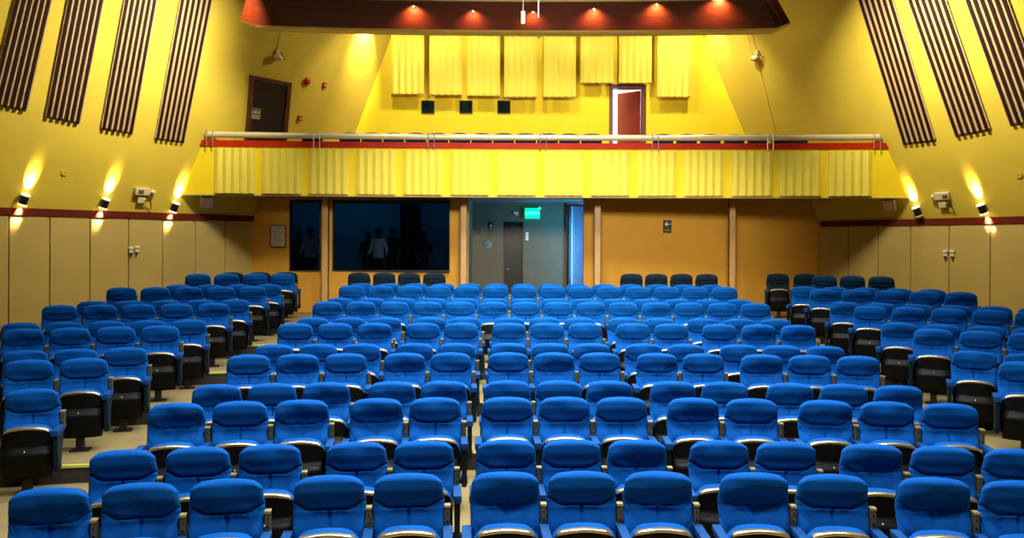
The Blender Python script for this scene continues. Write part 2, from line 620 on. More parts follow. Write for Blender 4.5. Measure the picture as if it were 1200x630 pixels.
# passage with daylight to the right of the vestibule
bm = bmesh.new()
box_bm(bm, (P(664, 280, VB).x - .02, VB + 1.9, ZF), (4.2, VB + 2.05, ZS))
box_bm(bm, (4.05, 19.4, ZF), (4.2, VB + 2.0, ZS))
struct(mk('wall_passage', bm, M['daylit']))
area('passage_daylight', (2.12, 19.5, ZC + .0), (0.9, 20.1, ZC - .2), .35, 1.9, 105, (.05, .40, 1), 2.9)
area('passage_daylight', (2.6, 22.5, ZC + 1.0), (1.8, 20.4, ZC - .3), 1.0, .6, 50, (.3, .55, 1))

# dark inner door
t = thing('inner_door', 'dark brown flush door in the vestibule under the green exit sign', 'door', ((xa + xb) / 2, VB + .03, ZF))
wd, hd = (xb - xa), zt - ZF
bm = bmesh.new(); box_bm(bm, (-wd / 2 + .03, 0, .01), (wd / 2 - .03, .045, hd - .035), bevel=.004)
mk('door_leaf', bm, M['darkdoor'], t)
bm = bmesh.new()
box_bm(bm, (-wd / 2, -.05, 0), (-wd / 2 + .03, .1, hd)); box_bm(bm, (wd / 2 - .03, -.05, 0), (wd / 2, .1, hd)); box_bm(bm, (-wd / 2 + .03, -.05, hd - .03), (wd / 2 - .03, .1, hd))
mk('door_frame', bm, M['darkdoor'], t)
bm = bmesh.new(); cyl(bm, (-wd / 2 + .07, 0, 1.0), (-wd / 2 + .07, -.05, 1.0), .012); cyl(bm, (-wd / 2 + .07, -.05, 1.0), (-wd / 2 + .15, -.05, 1.0), .01)
mk('door_handle', bm, M['post'], t)

# open panelled door, bluish in the daylight
pa, pb = P(670.5, 280, 20.72), P(684.5, 280, 20.95)
zt2 = P(675, 242, 20.72).z
ang = math.atan2(pb.y - pa.y, (pb.x + .45) - pa.x)
t = thing('panelled_door', 'pale panelled door standing open at the right of the vestibule', 'door', (pa.x, pa.y, ZF), ang)
W_, H_ = .80, zt2 - ZF
bm = bmesh.new(); box_bm(bm, (0, 0, .01), (W_, .045, H_), bevel=.004)
mk('door_leaf', bm, M['bluedoor'], t)
bm = bmesh.new()
for c0, c1 in ((.10, .36), (.44, .70)):
    for k in range(4):
        z0 = .15 + k * (H_ - .25) / 4
        z1 = z0 + (H_ - .25) / 4 - .1
        for q in ((c0, z0, c0 + .025, z1), (c1 - .025, z0, c1, z1), (c0, z0, c1, z0 + .025), (c0, z1 - .025, c1, z1)):
            box_bm(bm, (q[0], -.018, q[1]), (q[2], .002, q[3]))
mk('panel_moulding', bm, M['bluedoor'], t)
bm = bmesh.new()
box_bm(bm, (-.10, -.03, 0), (-.03, .12, H_ + .06)); box_bm(bm, (-.03, -.03, H_ + .01), (.9, .12, H_ + .06))
mk('door_frame', bm, M['darkdoor'], t)
bm = bmesh.new(); box_bm(bm, (-.03, -.01, 0), (.0, .04, H_))
mk('edge_strip', bm, M['white'], t)


def text_mesh(s, size, mt, name, parent, loc, rot=(math.pi / 2, 0, 0), ext=.002, align='CENTER', xs=1):
    c = bpy.data.curves.new(name, 'FONT')
    c.body = s
    c.size = size
    c.extrude = ext
    c.align_x = align
    c.align_y = 'CENTER'
    tmp = bpy.data.objects.new('tmp', c)
    COL.objects.link(tmp)
    dg = bpy.context.evaluated_depsgraph_get()
    dg.update()
    me = bpy.data.meshes.new_from_object(tmp.evaluated_get(dg))
    bpy.data.objects.remove(tmp)
    me.materials.clear()
    me.materials.append(mt)
    o = obj(name, me, parent, loc)
    o.rotation_euler = rot
    o.scale = (xs, 1, 1)
    return o


# green exit sign
p0, p1 = P(615, 243.5, VB - .12), P(632.6, 256, VB - .12)
t = thing('exit_sign', 'small lit green exit sign above the dark inner door', 'sign', ((p0.x + p1.x) / 2, VB - .10, (p0.z + p1.z) / 2))
hw, hh = (p1.x - p0.x) / 2, (p0.z - p1.z) / 2
bm = bmesh.new(); box_bm(bm, (-hw, 0, -hh), (hw, .10, hh), bevel=.006)
mk('housing', bm, M['signgreen'], t)
text_mesh('SALIDA', .125, M['signwhite'], 'lettering', t, (0, -.004, .0), xs=.92)
bm = bmesh.new(); box_bm(bm, (hw - .03, -.01, hh - .02), (hw + .03, .03, hh + .015), bevel=.004)
mk('bracket', bm, M['signwhite'], t)

# emergency lamp, signs and plates on the vestibule wall
p = P(604.5, 249.5, VB - .05)
t = thing('emergency_lamp', 'small white lamp with a red indicator over the dark inner door', 'lamp', p)
bm = bmesh.new(); box_bm(bm, (-.055, 0, -.03), (.055, .05, .03), bevel=.008)
mk('housing', bm, M['white'], t)
bm = bmesh.new(); sphere(bm, (.02, -.01, -.045), .022)
mk('indicator', bm, mat('red_indicator', (.6, .02, .05), .3, emis=(1, .02, .1), es=1.0), t)


def wall_plate(name, label, cat, u0, v0, u1, v1, D, thick, mt, par_things=True):
    a, b = P(u0, v0, D), P(u1, v1, D)
    t_ = thing(name, label, cat, ((a.x + b.x) / 2, D, (a.z + b.z) / 2))
    hw_, hh_ = (b.x - a.x) / 2, (a.z - b.z) / 2
    bm_ = bmesh.new()
    box_bm(bm_, (-hw_, 0, -hh_), (hw_, thick, hh_), bevel=.003)
    mk('plate', bm_, mt, t_)
    return t_, hw_, hh_


t, hw, hh = wall_plate('direction_sign', 'narrow black sign with an upward arrow left of the dark inner door', 'sign', 572.8, 260, 577.9, 275, VB - .02, .018, M['signplate'])
bm = bmesh.new()
prism(bm, [Vector((-.032, -.003, .04 + .03)), Vector((0, -.003, .085 + .03)), Vector((.032, -.003, .04 + .03))], (0, .004, 0))
box_bm(bm, (-.012, -.003, .01), (.012, .001, .072))
mk('arrow', bm, M['signink'], t)
bm = bmesh.new(); box_bm(bm, (-.04, -.003, -.085), (.04, .001, -.075)); box_bm(bm, (-.04, -.003, -.115), (.04, .001, -.105))
mk('lettering', bm, M['olive'], t)
t, hw, hh = wall_plate('notice_plate', 'small brown notice plate at the left end of the vestibule wall', 'sign', 556, 266, 563.6, 273.5, VB - .02, .018, mat('brown_plate', (.10, .05, .025), .5))
bm = bmesh.new()
for k in range(3):
    box_bm(bm, (-.06, -.003, .04 - k * .04), (.06, .001, .047 - k * .04))
mk('lettering', bm, M['riser'], t)
p = P(572.5, 286.5, VB - .03)
t = thing('wall_clock', 'small round bluish wall disc below the narrow arrow sign', 'disc', p)
bm = bmesh.new(); cyl(bm, (0, 0, 0), (0, .03, 0), .10, 24)
mk('face', bm, mat('blue_grey_disc', (.10, .20, .20), .5), t, True)
bm = bmesh.new(); cyl(bm, (-.035, -.012, 0), (-.035, .0, 0), .038, 16)
mk('hub', bm, mat('blue_hub', (.01, .07, .12), .4), t, True)
t, hw, hh = wall_plate('light_switch', 'pale light switch plate right of the dark inner door', 'switch', 616, 272, 619.2, 281.5, VB - .02, .015, M['white'])
for k in range(2):
    bm = bmesh.new(); box_bm(bm, (-.015, -.008, -.07 + .075 * k), (.015, .0, -.02 + .075 * k), bevel=.002)
    mk('button', bm, M['cream'], t)

# arrow sign on the ochre wall
Da = backD(P(782, 264, 19.2).x) - .025
t, hw, hh = wall_plate('direction_sign', 'black sign with a white left arrow on the ochre wall', 'sign', 777.2, 257.8, 786.8, 272.5, Da, .02, M['signplate'])
bm = bmesh.new()
prism(bm, [Vector((-.07, -.003, .055)), Vector((-.0, -.003, .125)), Vector((.0, -.003, -.015))], (0, .004, 0))
box_bm(bm, (-.005, -.003, .043), (.07, .001, .067))
mk('arrow', bm, M['signink'], t)
bm = bmesh.new(); box_bm(bm, (-hw, -.003, -.055), (hw, .001, -.045))
mk('dividing_line', bm, M['olive'], t)
text_mesh('SALIDA', .042, M['signink'], 'lettering', t, (0, -.003, -.095), ext=.001)

# framed certificate
t = thing('framed_notice', 'framed printed notice on the ochre wall left of the booth window', 'picture', P(325.6, 276.5, 18.86))
bm = bmesh.new()
hw, hh = .19, .265
for q in ((-hw, -hh, hw, -hh + .02), (-hw, hh - .02, hw, hh), (-hw, -hh, -hw + .02, hh), (hw - .02, -hh, hw, hh)):
    box_bm(bm, (q[0], 0, q[1]), (q[2], .035, q[3]))
mk('frame', bm, M['frame'], t)
bm = bmesh.new(); box_bm(bm, (-hw + .02, .01, -hh + .02), (hw - .02, .03, hh - .02))
pr = mk('print', bm, M['paper'], t)
bm = bmesh.new()
for k in range(9):
    box_bm(bm, (-.11, .006, .17 - k * .038), (.11 - (k % 3) * .03, .011, .178 - k * .038))
mk('printed_lines', bm, mat('faded_ink', (.22, .18, .16), .6), pr)


# ------------------------------------------------------------------ balcony
def balD(X):
    """depth of the balcony front (gently curved, further away in the middle)"""
    return 18.0 - .30 * ((X - .5) / 7.6) ** 2


def side_x(pl, D, zc_):
    return wx(pl, D, max(zc_, pl[3]))


BX0, BX1 = -7.35, 8.75
NB = 40
bx = [BX0 + (BX1 - BX0) * i / NB for i in range(NB + 1)]


def front_strip(bm, z0, z1, off0, off1, mi=0, trim=True):
    """a strip following the balcony front between two heights, clipped by the leaning side walls"""
    def xr(zc_):
        a = BX0
        for _ in range(8):
            a = side_x(PL, balD(a), zc_) - .03
        b = BX1
        for _ in range(8):
            b = side_x(PR, balD(b), zc_) + .03
        return a, b
    a0, b0 = xr(z0)
    a1, b1 = xr(z1)
    V = []
    for i in range(NB + 1):
        t_ = i / NB
        xa, xb = a0 + (b0 - a0) * t_, a1 + (b1 - a1) * t_
        V.append([bm.verts.new((xa, balD(xa) + off0, ZC + z0)), bm.verts.new((xb, balD(xb) + off0, ZC + z1)),
                  bm.verts.new((xb, balD(xb) + off1, ZC + z1)), bm.verts.new((xa, balD(xa) + off1, ZC + z0))])
    for i in range(NB):
        for k in range(4):
            f = bm.faces.new((V[i][k], V[i][(k + 1) % 4], V[i + 1][(k + 1) % 4], V[i + 1][k]))
            f.material_index = mi
    bm.faces.new(V[0]); bm.faces.new(list(reversed(V[-1])))


bm = bmesh.new()
front_strip(bm, 1.20, 2.29, 0, .14)
struct(mk('wall_balcony_parapet', bm, M['wall_back']))
bm = bmesh.new()
front_strip(bm, 2.285, 2.42, -.03, .17)
struct(mk('trim_balcony_cap', bm, M['redband']))
bm = bmesh.new()   # slab / soffit
front_strip(bm, 1.185, 1.21, -.012, .2)
struct(mk('trim_balcony_edge', bm, M['beamtrim']))
bm = bmesh.new()
Vl = []
for i in range(NB + 1):
    x = bx[i] * .999
    d0, d1 = balD(x) + .08, 21.0
    Vl.append([bm.verts.new((x, d0, ZC + 1.205)), bm.verts.new((x, d0, ZC + 1.42)), bm.verts.new((x, d1, ZC + 1.6)), bm.verts.new((x, d1, ZC + 1.28))])
for i in range(NB):
    for k in range(4):
        f = bm.faces.new((Vl[i][k], Vl[i][(k + 1) % 4], Vl[i + 1][(k + 1) % 4], Vl[i + 1][k]))
bm.faces.new(Vl[0]); bm.faces.new(list(reversed(Vl[-1])))
struct(mk('floor_balcony_slab', bm, M['soffit']))
BF = 1.82    # upper tier of the balcony floor over camera
bm = bmesh.new()
box_bm(bm, (-7.2, 18.75, ZC + 1.4), (8.4, 21.0, ZC + BF))
struct(mk('floor_balcony_tier', bm, M['floor']))


def pleated(name, label, group, xa, xb, z0, z1, yfun, n, amp, thick, mt, cat='acoustic panel'):
    """panel whose front is folded into n vertical pleats"""
    xc = (xa + xb) / 2
    yc = yfun(xc)
    t_ = thing(name, label, cat, (xc, yc, z0), 0, group)
    slope = (yfun(xb) - yfun(xa)) / (xb - xa)
    bm_ = bmesh.new()
    pts = []
    for i in range(2 * n + 1):
        x = xa + (xb - xa) * i / (2 * n) - xc
        pts.append((x, slope * x + (0 if i % 2 else amp)))
    poly = [Vector((x, y, 0)) for x, y in pts] + [Vector((pts[-1][0], pts[-1][1] - amp + thick, 0)), Vector((pts[0][0], pts[0][1] - amp + thick, 0))]
    prism(bm_, poly, (0, 0, z1 - z0))
    mk('pleated_face', bm_, mt, t_)
    bm_ = bmesh.new()
    box_bm(bm_, (-(xb - xa) / 2 + .01, amp, -.012), ((xb - xa) / 2 - .01, thick, .0))
    mk('bottom_edge', bm_, M['beamtrim'], t_)
    return t_


ORD = ['first', 'second', 'third', 'fourth', 'fifth', 'sixth', 'seventh', 'eighth', 'ninth', 'tenth', 'eleventh', 'twelfth', 'thirteenth', 'fourteenth', 'fifteenth', 'sixteenth', 'seventeenth', 'eighteenth', 'nineteenth', 'twentieth']
bal_px = [(251, 297), (306, 352), (361, 407), (417, 463), (472, 518), (528, 573), (582.5, 628), (638, 683), (692.5, 738), (748, 793), (803, 848), (859, 906), (915, 963), (973, 1022)]
for i, (ua, ub) in enumerate(bal_px):
    D = 17.85
    xa, xb = P(ua, 200, D).x, P(ub, 200, D).x
    D2 = balD((xa + xb) / 2) - .09
    xa, xb = P(ua, 200, D2).x, P(ub, 200, D2).x
    pleated('acoustic_panel', 'pale yellow pleated acoustic panel, %s from left on the balcony front' % ORD[i], 'pleated panels along the balcony front',
            xa, xb, ZC + 1.235, ZC + 2.235, lambda x: balD(x) - .09, 5, .05, .085, M['panel'])

# hand rail: one long pipe on paired posts
bm = bmesh.new()
rl = side_x(PL, 17.7, 2.55) + .1
rr_ = side_x(PR, 17.7, 2.55) - .1
rl, rr_ = P(239, 160, 17.6).x, P(1034, 160, 17.6).x
pts = []
for i in range(33):
    x = rl + (rr_ - rl) * i / 32
    pts.append(Vector((x, balD(x) - .02, ZC + 2.545)))
hr = thing('hand_rail', 'long cream hand rail running above the red cap of the balcony', 'railing', (0, 17.9, ZC + 2.42))
ringv = []
for p in pts:
    ringv.append([bm.verts.new(p + Vector((0, math.cos(a) * .058, math.sin(a) * .068)) - Vector(hr.location)) for a in [k * math.pi / 6 for k in range(12)]])
for a, b in zip(ringv[:-1], ringv[1:]):
    for k in range(12):
        bm.faces.new((a[k], a[(k + 1) % 12], b[(k + 1) % 12], b[k]))
bm.faces.new(ringv[0]); bm.faces.new(ringv[-1])
mk('pipe', bm, M['rail'], hr, True)
for u in (244, 251, 367, 374, 501, 508, 633.5, 640.5, 766, 773, 900, 906.5, 1021.5, 1028.5):
    x = P(u, 160, 17.75).x
    y = balD(x) - .085
    bm = bmesh.new()
    loc = Vector(hr.location)
    tube(bm, [Vector((x, y, ZC + 2.24)) - loc, Vector((x, y, ZC + 2.62)) - loc, Vector((x, y + .07, ZC + 2.625)) - loc], .012)
    mk('post', bm, M['post'], hr, True)

# upper rear wall with its door opening
UB = 20.2
dxa, dxb = P(714, 130, UB).x, P(757, 130, UB).x
dzt = P(735, 99, UB).z
bm = bmesh.new()
box_bm(bm, (-6.5, UB, ZC + 1.4), (dxa, UB + .2, ZC + ZTOP))
box_bm(bm, (dxb, UB, ZC + 1.4), (9.0, UB + .2, ZC + ZTOP))
box_bm(bm, (dxa, UB, dzt), (dxb, UB + .2, ZC + ZTOP))
box_bm(bm, (dxa, UB, ZC + 1.4), (dxb, UB + .2, ZC + BF))
struct(mk('wall_upper_back', bm, M['wall_back']))

# pleated panels hung in front of it
up_px = [(458, 496, 109.5), (503, 541, 110.5), (547.6, 585.8, 111.5), (591, 629, 113), (637, 675, 113), (681, 719, 96.5), (726, 764, 96.5), (771, 810, 113)]
for i, (ua, ub, vb) in enumerate(up_px):
    D = UB - .34
    a, b = P(ua, 30, D), P(ub, vb, D)
    top = P(ua, 33.5, D).z if i not in () else a.z
    t = pleated('acoustic_panel', 'pale yellow pleated acoustic panel, %s from left on the upper rear wall' % ORD[i], 'pleated panels on the upper rear wall',
            a.x, b.x, b.z, ZC + 5.62, lambda x: UB - .34, 5, .06, .10, M['panel'])
    for hx in (-.25, .25):
        bm = bmesh.new(); box_bm(bm, (hx - .02, .10, .4), (hx + .02, .34, .46))
        mk('wall_mount', bm, M['beamtrim'], t)

# three dark square ports
for u, lab in ((501.5, 'dark square wall opening, leftmost of the three under the upper panels'), (546, 'dark square wall opening, middle one of the three under the upper panels'),
               (590.5, 'dark square wall opening, rightmost of the three under the upper panels')):
    p = P(u, 125.5, UB)
    t = thing('square_port', lab, 'wall port', (p.x, UB - .02, p.z), 0, 'square ports in the upper rear wall')
    bm = bmesh.new()
    for q in ((-.165, -.165, .165, -.15), (-.165, .15, .165, .165), (-.165, -.15, -.15, .15), (.15, -.15, .165, .15)):
        box_bm(bm, (q[0], -.01, q[1]), (q[2], .03, q[3]))
    mk('frame', bm, M['black'], t)
    bm = bmesh.new(); box_bm(bm, (-.15, .002, -.15), (.15, .018, .15))
    mk('pane', bm, mat('dark_port_glass', (.004, .012, .010), .7, spec=.1), t)

# red door ajar with the bright passage behind
cx = (dxa + dxb) / 2
wd = dxb - dxa
hdr = dzt - (ZC + BF)
t = thing('red_door', 'red door standing ajar in a dark red frame on the balcony', 'door', (cx, UB, ZC + BF))
bm = bmesh.new()
fw = .09
box_bm(bm, (-wd / 2, -.03, 0), (-wd / 2 + fw, .22, hdr)); box_bm(bm, (wd / 2 - fw * 1.15, -.03, 0), (wd / 2, .22, hdr)); box_bm(bm, (-wd / 2 + fw, -.03, hdr - .1), (wd / 2 - fw * 1.15, .22, hdr))
mk('door_frame', bm, M['redframe'], t)
lf = bpy.data.objects.new('hinge_side', None)
bm = bmesh.new()
a = math.radians(150)
lw = .66
mt_ = Matrix.Translation((wd / 2 - fw * 1.2, .2, 0)) @ Matrix.Rotation(math.radians(180 - 38), 4, 'Z')
box_bm(bm, (0, 0, .01), (lw, .045, hdr - .12), mtx=mt_)
bpy.data.objects.remove(lf)
dl = mk('door_leaf', bm, M['reddoor'], t)
bm = bmesh.new()
p = mt_ @ Vector((lw - .08, .045, .95))
q = mt_ @ Vector((lw - .08, .10, .95))
cyl(bm, p, q, .014); cyl(bm, q, mt_ @ Vector((lw - .2, .10, .95)), .012)
mk('door_handle', bm, M['post'], dl)
bm = bmesh.new()
box_bm(bm, (cx - 1.2, UB + 1.6, ZC + 1.4), (cx + 1.3, UB + 1.75, ZC + 4.6))
box_bm(bm, (cx - 1.35, UB + .2, ZC + 1.4), (cx - 1.2, UB + 1.6, ZC + 4.6))
box_bm(bm, (cx + 1.3, UB + .2, ZC + 1.4), (cx + 1.45, UB + 1.75, ZC + 4.6))
struct(mk('wall_upper_passage', bm, M['daylit']))
bm = bmesh.new(); box_bm(bm, (cx - 1.35, UB + .2, ZC + 4.6), (cx + 1.45, UB + 1.75, ZC + 4.7))
box_bm(bm, (cx - 1.35, UB + .2, ZC + 1.4), (cx + 1.45, UB + 1.75, ZC + BF))
struct(mk('ceiling_upper_passage', bm, M['daylit']))
area('upper_passage_light', (cx, UB + .9, ZC + 4.5), (cx, UB + 1.1, ZC), 1.2, .6, 75, (.85, .9, 1))

# ------------------------------------------------------------------ wooden beam below the ceiling
BM_D = 16.0


def beamD(x):
    return BM_D + .25 - .30 * ((x - .25) / 5.6) ** 2


bm = bmesh.new()
xl_t, xr_t = P(291, 0, 16).x, P(913, 0, 16).x
xl_b, xr_b = P(281.5, 21.5, 15.9).x, P(928, 25.5, 15.9).x
nz = 36
prof = []


def beam_sec(t_):
    xb_ = xl_b + (xr_b - xl_b) * t_
    xt_ = xl_t + .55 * (xl_t - xl_b) + ((xr_t + .55 * (xr_t - xr_b)) - (xl_t + .55 * (xl_t - xl_b))) * t_
    d = beamD(xb_)
    e = min(t_, 1 - t_)
    zb = ZC + 4.50 + max(0, .025 - e) * 4.2
    return [Vector((xt_, d - .22, ZC + 5.02)), Vector((xb_, d, zb)), Vector((xb_, d + .05, zb - .03)), Vector((xb_, d + .35, zb - .03)), Vector((xt_, d + .5, ZC + 5.02))]


tsv = [0, .012, .025, .05] + [i / nz for i in range(3, nz - 2)] + [.95, .975, .988, 1]
secs = [[bm.verts.new(p) for p in beam_sec(t_)] for t_ in tsv]
for a, b in zip(secs[:-1], secs[1:]):
    for k in range(5):
        f = bm.faces.new((a[k], a[(k + 1) % 5], b[(k + 1) % 5], b[k]))
        f.material_index = 0 if k in (0, 4, 3) else 1
bm.faces.new(secs[0]); bm.faces.new(list(reversed(secs[-1])))
wb = mk('ceiling_beam', bm, [M['beam'], M['beamtrim']])
tag(wb, 'long curved dark mahogany valance hanging under the ceiling', 'valance')
# pale cornice line along the valance's upper edge and its hangers
bm = bmesh.new()
sv = []
for t_ in [i / 30 for i in range(31)]:
    s0 = beam_sec(t_)[0]
    sv.append([bm.verts.new(s0 + Vector(o_)) for o_ in ((0, -.03, -.01), (0, -.03, .05), (0, .12, .05), (0, .12, -.01))])
for a, b in zip(sv[:-1], sv[1:]):
    for k in range(4):
        bm.faces.new((a[k], a[(k + 1) % 4], b[(k + 1) % 4], b[k]))
bm.faces.new(sv[0]); bm.faces.new(list(reversed(sv[-1])))
mk('top_trim', bm, M['beamtrim'], wb)
for hx in (-4.5, -1.5, 1.5, 4.5):
    bm = bmesh.new(); cyl(bm, (hx, beamD(hx) + .1, ZC + 4.9), (hx, beamD(hx) + .1, ZC + ZTOP), .015)
    mk('hanger_rod', bm, M['post'], wb, True)

# tiny downlights on the valance, each throwing a soft pool down its face
for i, (u, v, pw) in enumerate(((484, 10, 34), (554, 15, 18), (625, 16, 16), (697, 13, 32), (770, 8, 34), (842, 1, 60))):
    x = P(u, v, 15.9).x
    d = beamD(x)
    zc_ = P(u, v, d - .12).z
    fz = (zc_ - (ZC + 4.5)) / .52
    yf = d - .22 * fz
    t = thing('downlight', 'tiny downlight on the mahogany valance, %s from left' % ORD[i], 'downlight', (x, yf, zc_), 0, 'downlights on the valance')
    bm = bmesh.new(); cyl(bm, (0, -.05, .012), (0, .03, .03), .022, 14)
    mk('trim_ring', bm, M['beam'], t, True)
    bm = bmesh.new(); cyl(bm, (0, -.055, .0), (0, -.03, .010), .012, 12)
    mk('lens', bm, M['downlens'], t, True)
    spot('downlight_beam', (x, yf - .13, zc_ + .01), (x, yf + .03, zc_ - .22), pw * 3.2, 135, 1.0, (1, .82, .50), .03)

# scallop lights of the rear spots: fixtures tucked behind the valance
for u, v, pl in ((430, 20, PL), (833, 18, PR)):
    q = on_wall(pl, u, v)
    n_ = wall_normal(pl)
    src = q + n_ * .28 + Vector((0, 0, .12))
    spot('scallop_light', src, q + Vector((0, 0, -.32)), 1000 if pl is PL else 300, 52, 1.0, (1, .85, .45), .03)

# hanging tag and rods in front of the valance
p = P(613, 20, 15.3)
t = thing('hanging_tag', 'small yellow tag hanging on a thin cord before the valance', 'tag', p)
bm = bmesh.new(); box_bm(bm, (-.036, -.02, -.13), (.036, .02, .11), bevel=.004)
mk('body', bm, M['tag'], t)
bm = bmesh.new(); cyl(bm, (0, 0, .11), (0, 0, ZC + ZTOP - p.z), .008)
mk('cord', bm, M['post'], t, True)
p = P(631, 20.5, 15.3)
t = thing('hanging_rod', 'thin white rod hanging from the ceiling beside the yellow tag', 'rod', p)
bm = bmesh.new(); cyl(bm, (0, 0, 0), (0, 0, ZC + ZTOP - p.z), .011)
mk('rod', bm, M['white'], t, True)
p = P(631.5, 34, 18.5)
t = thing('hanging_microphone', 'small dark microphone hanging on a cable below the valance', 'microphone', p)
bm = bmesh.new(); cyl(bm, (0, 0, -.16), (0, 0, 0), .014); cyl(bm, (0, 0, -.02), (0, 0, .03), .045, r2=.02)
mk('body', bm, M['black'], t, True)
bm = bmesh.new(); sphere(bm, (.0, 0, -.19), .03)
mk('head', bm, M['post'], t, True)
bm = bmesh.new(); cyl(bm, (0, 0, .03), (0, 0, ZC + ZTOP - p.z), .005)
mk('cable', bm, M['black'], t, True)

# ------------------------------------------------------------------ slatted panels on the side walls
quads = [
    (PL, (17, 0), (61, 0), (-13, 119), (32, 128), 'leftmost of the four on the left wall'),
    (PL, (79, 0), (122, 0), (53, 135), (94, 143), 'second of the four on the left wall'),
    (PL, (145, 0), (184, 0), (118, 149), (156, 155), 'third of the four on the left wall'),
    (PL, (210, 0), (248.5, 0), (181, 161), (216, 165), 'nearest the balcony on the left wall'),
    (PR, (1006, 0), (1048, 0), (1058, 167), (1097, 163), 'nearest the balcony on the right wall'),
    (PR, (1064, 0), (1110, 0), (1119, 158), (1161, 150), 'middle of the three on the right wall'),
    (PR, (1131, 0), (1182, 0), (1183, 145), (1231, 137), 'at the right edge of the right wall'),
]
for pl, tl, tr_, bl, br, lab in quads:
    n_ = wall_normal(pl)
    c = on_wall(pl, (bl[0] + br[0]) / 2, (bl[1] + br[1]) / 2)
    TL, TR, BL, BR = (on_wall(pl, *q) for q in (tl, tr_, bl, br))
    up = 1.25
    TL, TR = BL + (TL - BL) * up, BR + (TR - BR) * up
    t = thing('slatted_panel', 'tall slanted panel of dark red slats, ' + lab, 'slatted panel', c, 0, 'slatted wall panels')
    bm = bmesh.new()
    prism(bm, [BL - c, BR - c, TR - c, TL - c], n_ * .04)
    mk('backing_board', bm, M['slatback'], t)
    ns = 6
    for k in range(ns):
        s0, s1 = (k + .22) / ns, (k + .74) / ns
        bm = bmesh.new()
        ext = (BL - TL).normalized() * .05
        q = [BL.lerp(BR, s0) + ext, BL.lerp(BR, s1) + ext, TL.lerp(TR, s1), TL.lerp(TR, s0)]
        prism(bm, [p_ - c + n_ * .035 for p_ in q], n_ * .022)
        mk('slat', bm, M['slat'], t)

# ------------------------------------------------------------------ sconces
SC = [(PL, 27, 233, 1, 'lit bronze wall sconce, leftmost of the three on the left wall'),
      (PL, 121.3, 237.5, 1, 'lit bronze wall sconce, middle of the three on the left wall'),
      (PL, 202.8, 242, 1, 'lit bronze wall sconce on the left wall nearest the balcony'),
      (PR, 1077, 246.5, 0, 'lit bronze wall sconce on the right wall nearest the balcony'),
      (PR, 1153, 243.5, 1, 'lit bronze wall sconce, right one on the right wall')]
for pl, u, v, down, lab in SC:
    n_ = wall_normal(pl)
    q = on_wall(pl, u, v)
    upv = Vector((pl[2], 0, 1)).normalized()
    upv = (upv - n_ * upv.dot(n_)).normalized()
    c = q + n_ * .09
    t = thing('wall_sconce', lab, 'wall lamp', c, 0, 'wall sconces above the red band')
    bm = bmesh.new(); cyl(bm, -upv * .085, upv * .085, .075, 20)
    mk('body', bm, M['sconce'], t, True)
    for sg in (1, -1):
        bm = bmesh.new(); cyl(bm, upv * sg * .085, upv * sg * .115, .085, 20)
        o = mk('rim', bm, M['rimglow'] if (sg > 0 or down) else M['white'], t, True)
        if sg > 0 or down:
            bm = bmesh.new(); cyl(bm, upv * sg * .115, upv * sg * .119, .06, 20)
            mk('lens', bm, M['lamp'], o, True)
    bm = bmesh.new(); tube(bm, [Vector((0, 0, 0)), -n_ * .10], .03)
    mk('wall_bracket', bm, M['sconce'], t, True)
    spot('sconce_up', c + upv * .13, c + upv * .75 - n_ * .30, 900, 44, 1.0, (1, .80, .40), .03)
    if down:
        spot('sconce_down', c - upv * .13, c - upv * .9 - n_ * .24, 650, 46, 1.0, (1, .84, .5), .03)

# ------------------------------------------------------------------ fittings on the side walls
def local_frame(pl, u, v, low=False):
    q = (on_low if low else on_wall)(pl, u, v)
    n_ = wall_normal(pl, not low)
    x_ = Vector((0, 0, 1)).cross(n_).normalized()
    if x_.x < 0:
        x_ = -x_
    z_ = x_.cross(-n_).normalized()
    if z_.z < 0:
        z_ = -z_
    m_ = Matrix((x_, -n_, z_)).transposed().to_4x4()   # local: x right, -y into the room, z up
    m_.translation = q
    return m_


def wall_thing(name, label, cat, m_, group=None):
    t_ = thing(name, label, cat, (0, 0, 0), 0, group)
    t_.matrix_world = m_
    return t_


for pl, u, v, lab, fl in ((PL, 167, 224, 'white twin-lamp emergency light box with dangling cable on the left wall', 1),
                          (PR, 1106, 229, 'white emergency light box with dangling plug on the right wall', -1)):
    t = wall_thing('emergency_light', lab, 'emergency light', local_frame(pl, u, v))
    bm = bmesh.new(); box_bm(bm, (-.17, -.10, -.07), (.13, 0, .08), bevel=.012)
    b_ = mk('housing', bm, M['cream'], t)
    bm = bmesh.new(); box_bm(bm, (-.06 * fl - .055, -.106, -.04), (-.06 * fl + .055, -.099, .04))
    mk('display', bm, M['olive'], b_)
    bm = bmesh.new(); sphere(bm, (.19 * fl, -.07, .0), .055, sy=.8)
    mk('lamp_head', bm, M['cream'], t, True)
    bm = bmesh.new(); box_bm(bm, (-.10, -.08, -.25), (.06, 0, -.13), bevel=.01)
    mk('socket_box', bm, M['cream'], t)
    bm = bmesh.new(); tube(bm, [Vector((.04, -.09, -.19)), Vector((.11, -.1, -.18)), Vector((.17, -.08, -.24)), Vector((.19, -.04, -.38))], .010)
    mk('cable', bm, M['black'], t, True)

# small square loudspeakers under the balcony ends
for pl, u, v, lab in ((PL, 241, 236.5, 'small square beige speaker on the left wall under the balcony'), (PR, 1043.5, 239.5, 'small square beige speaker on the right wall under the balcony')):
    t = wall_thing('wall_speaker', lab, 'speaker', local_frame(pl, u, v))
    bm = bmesh.new(); box_bm(bm, (-.13, -.11, -.12), (.13, 0, .12), bevel=.01)
    b_ = mk('cabinet', bm, M['cream'], t)
    bm = bmesh.new(); box_bm(bm, (-.115, -.116, -.105), (.115, -.108, .105), bevel=.003)
    mk('grille', bm, mat('beige_grille', (.85, .62, .38), .6), b_)

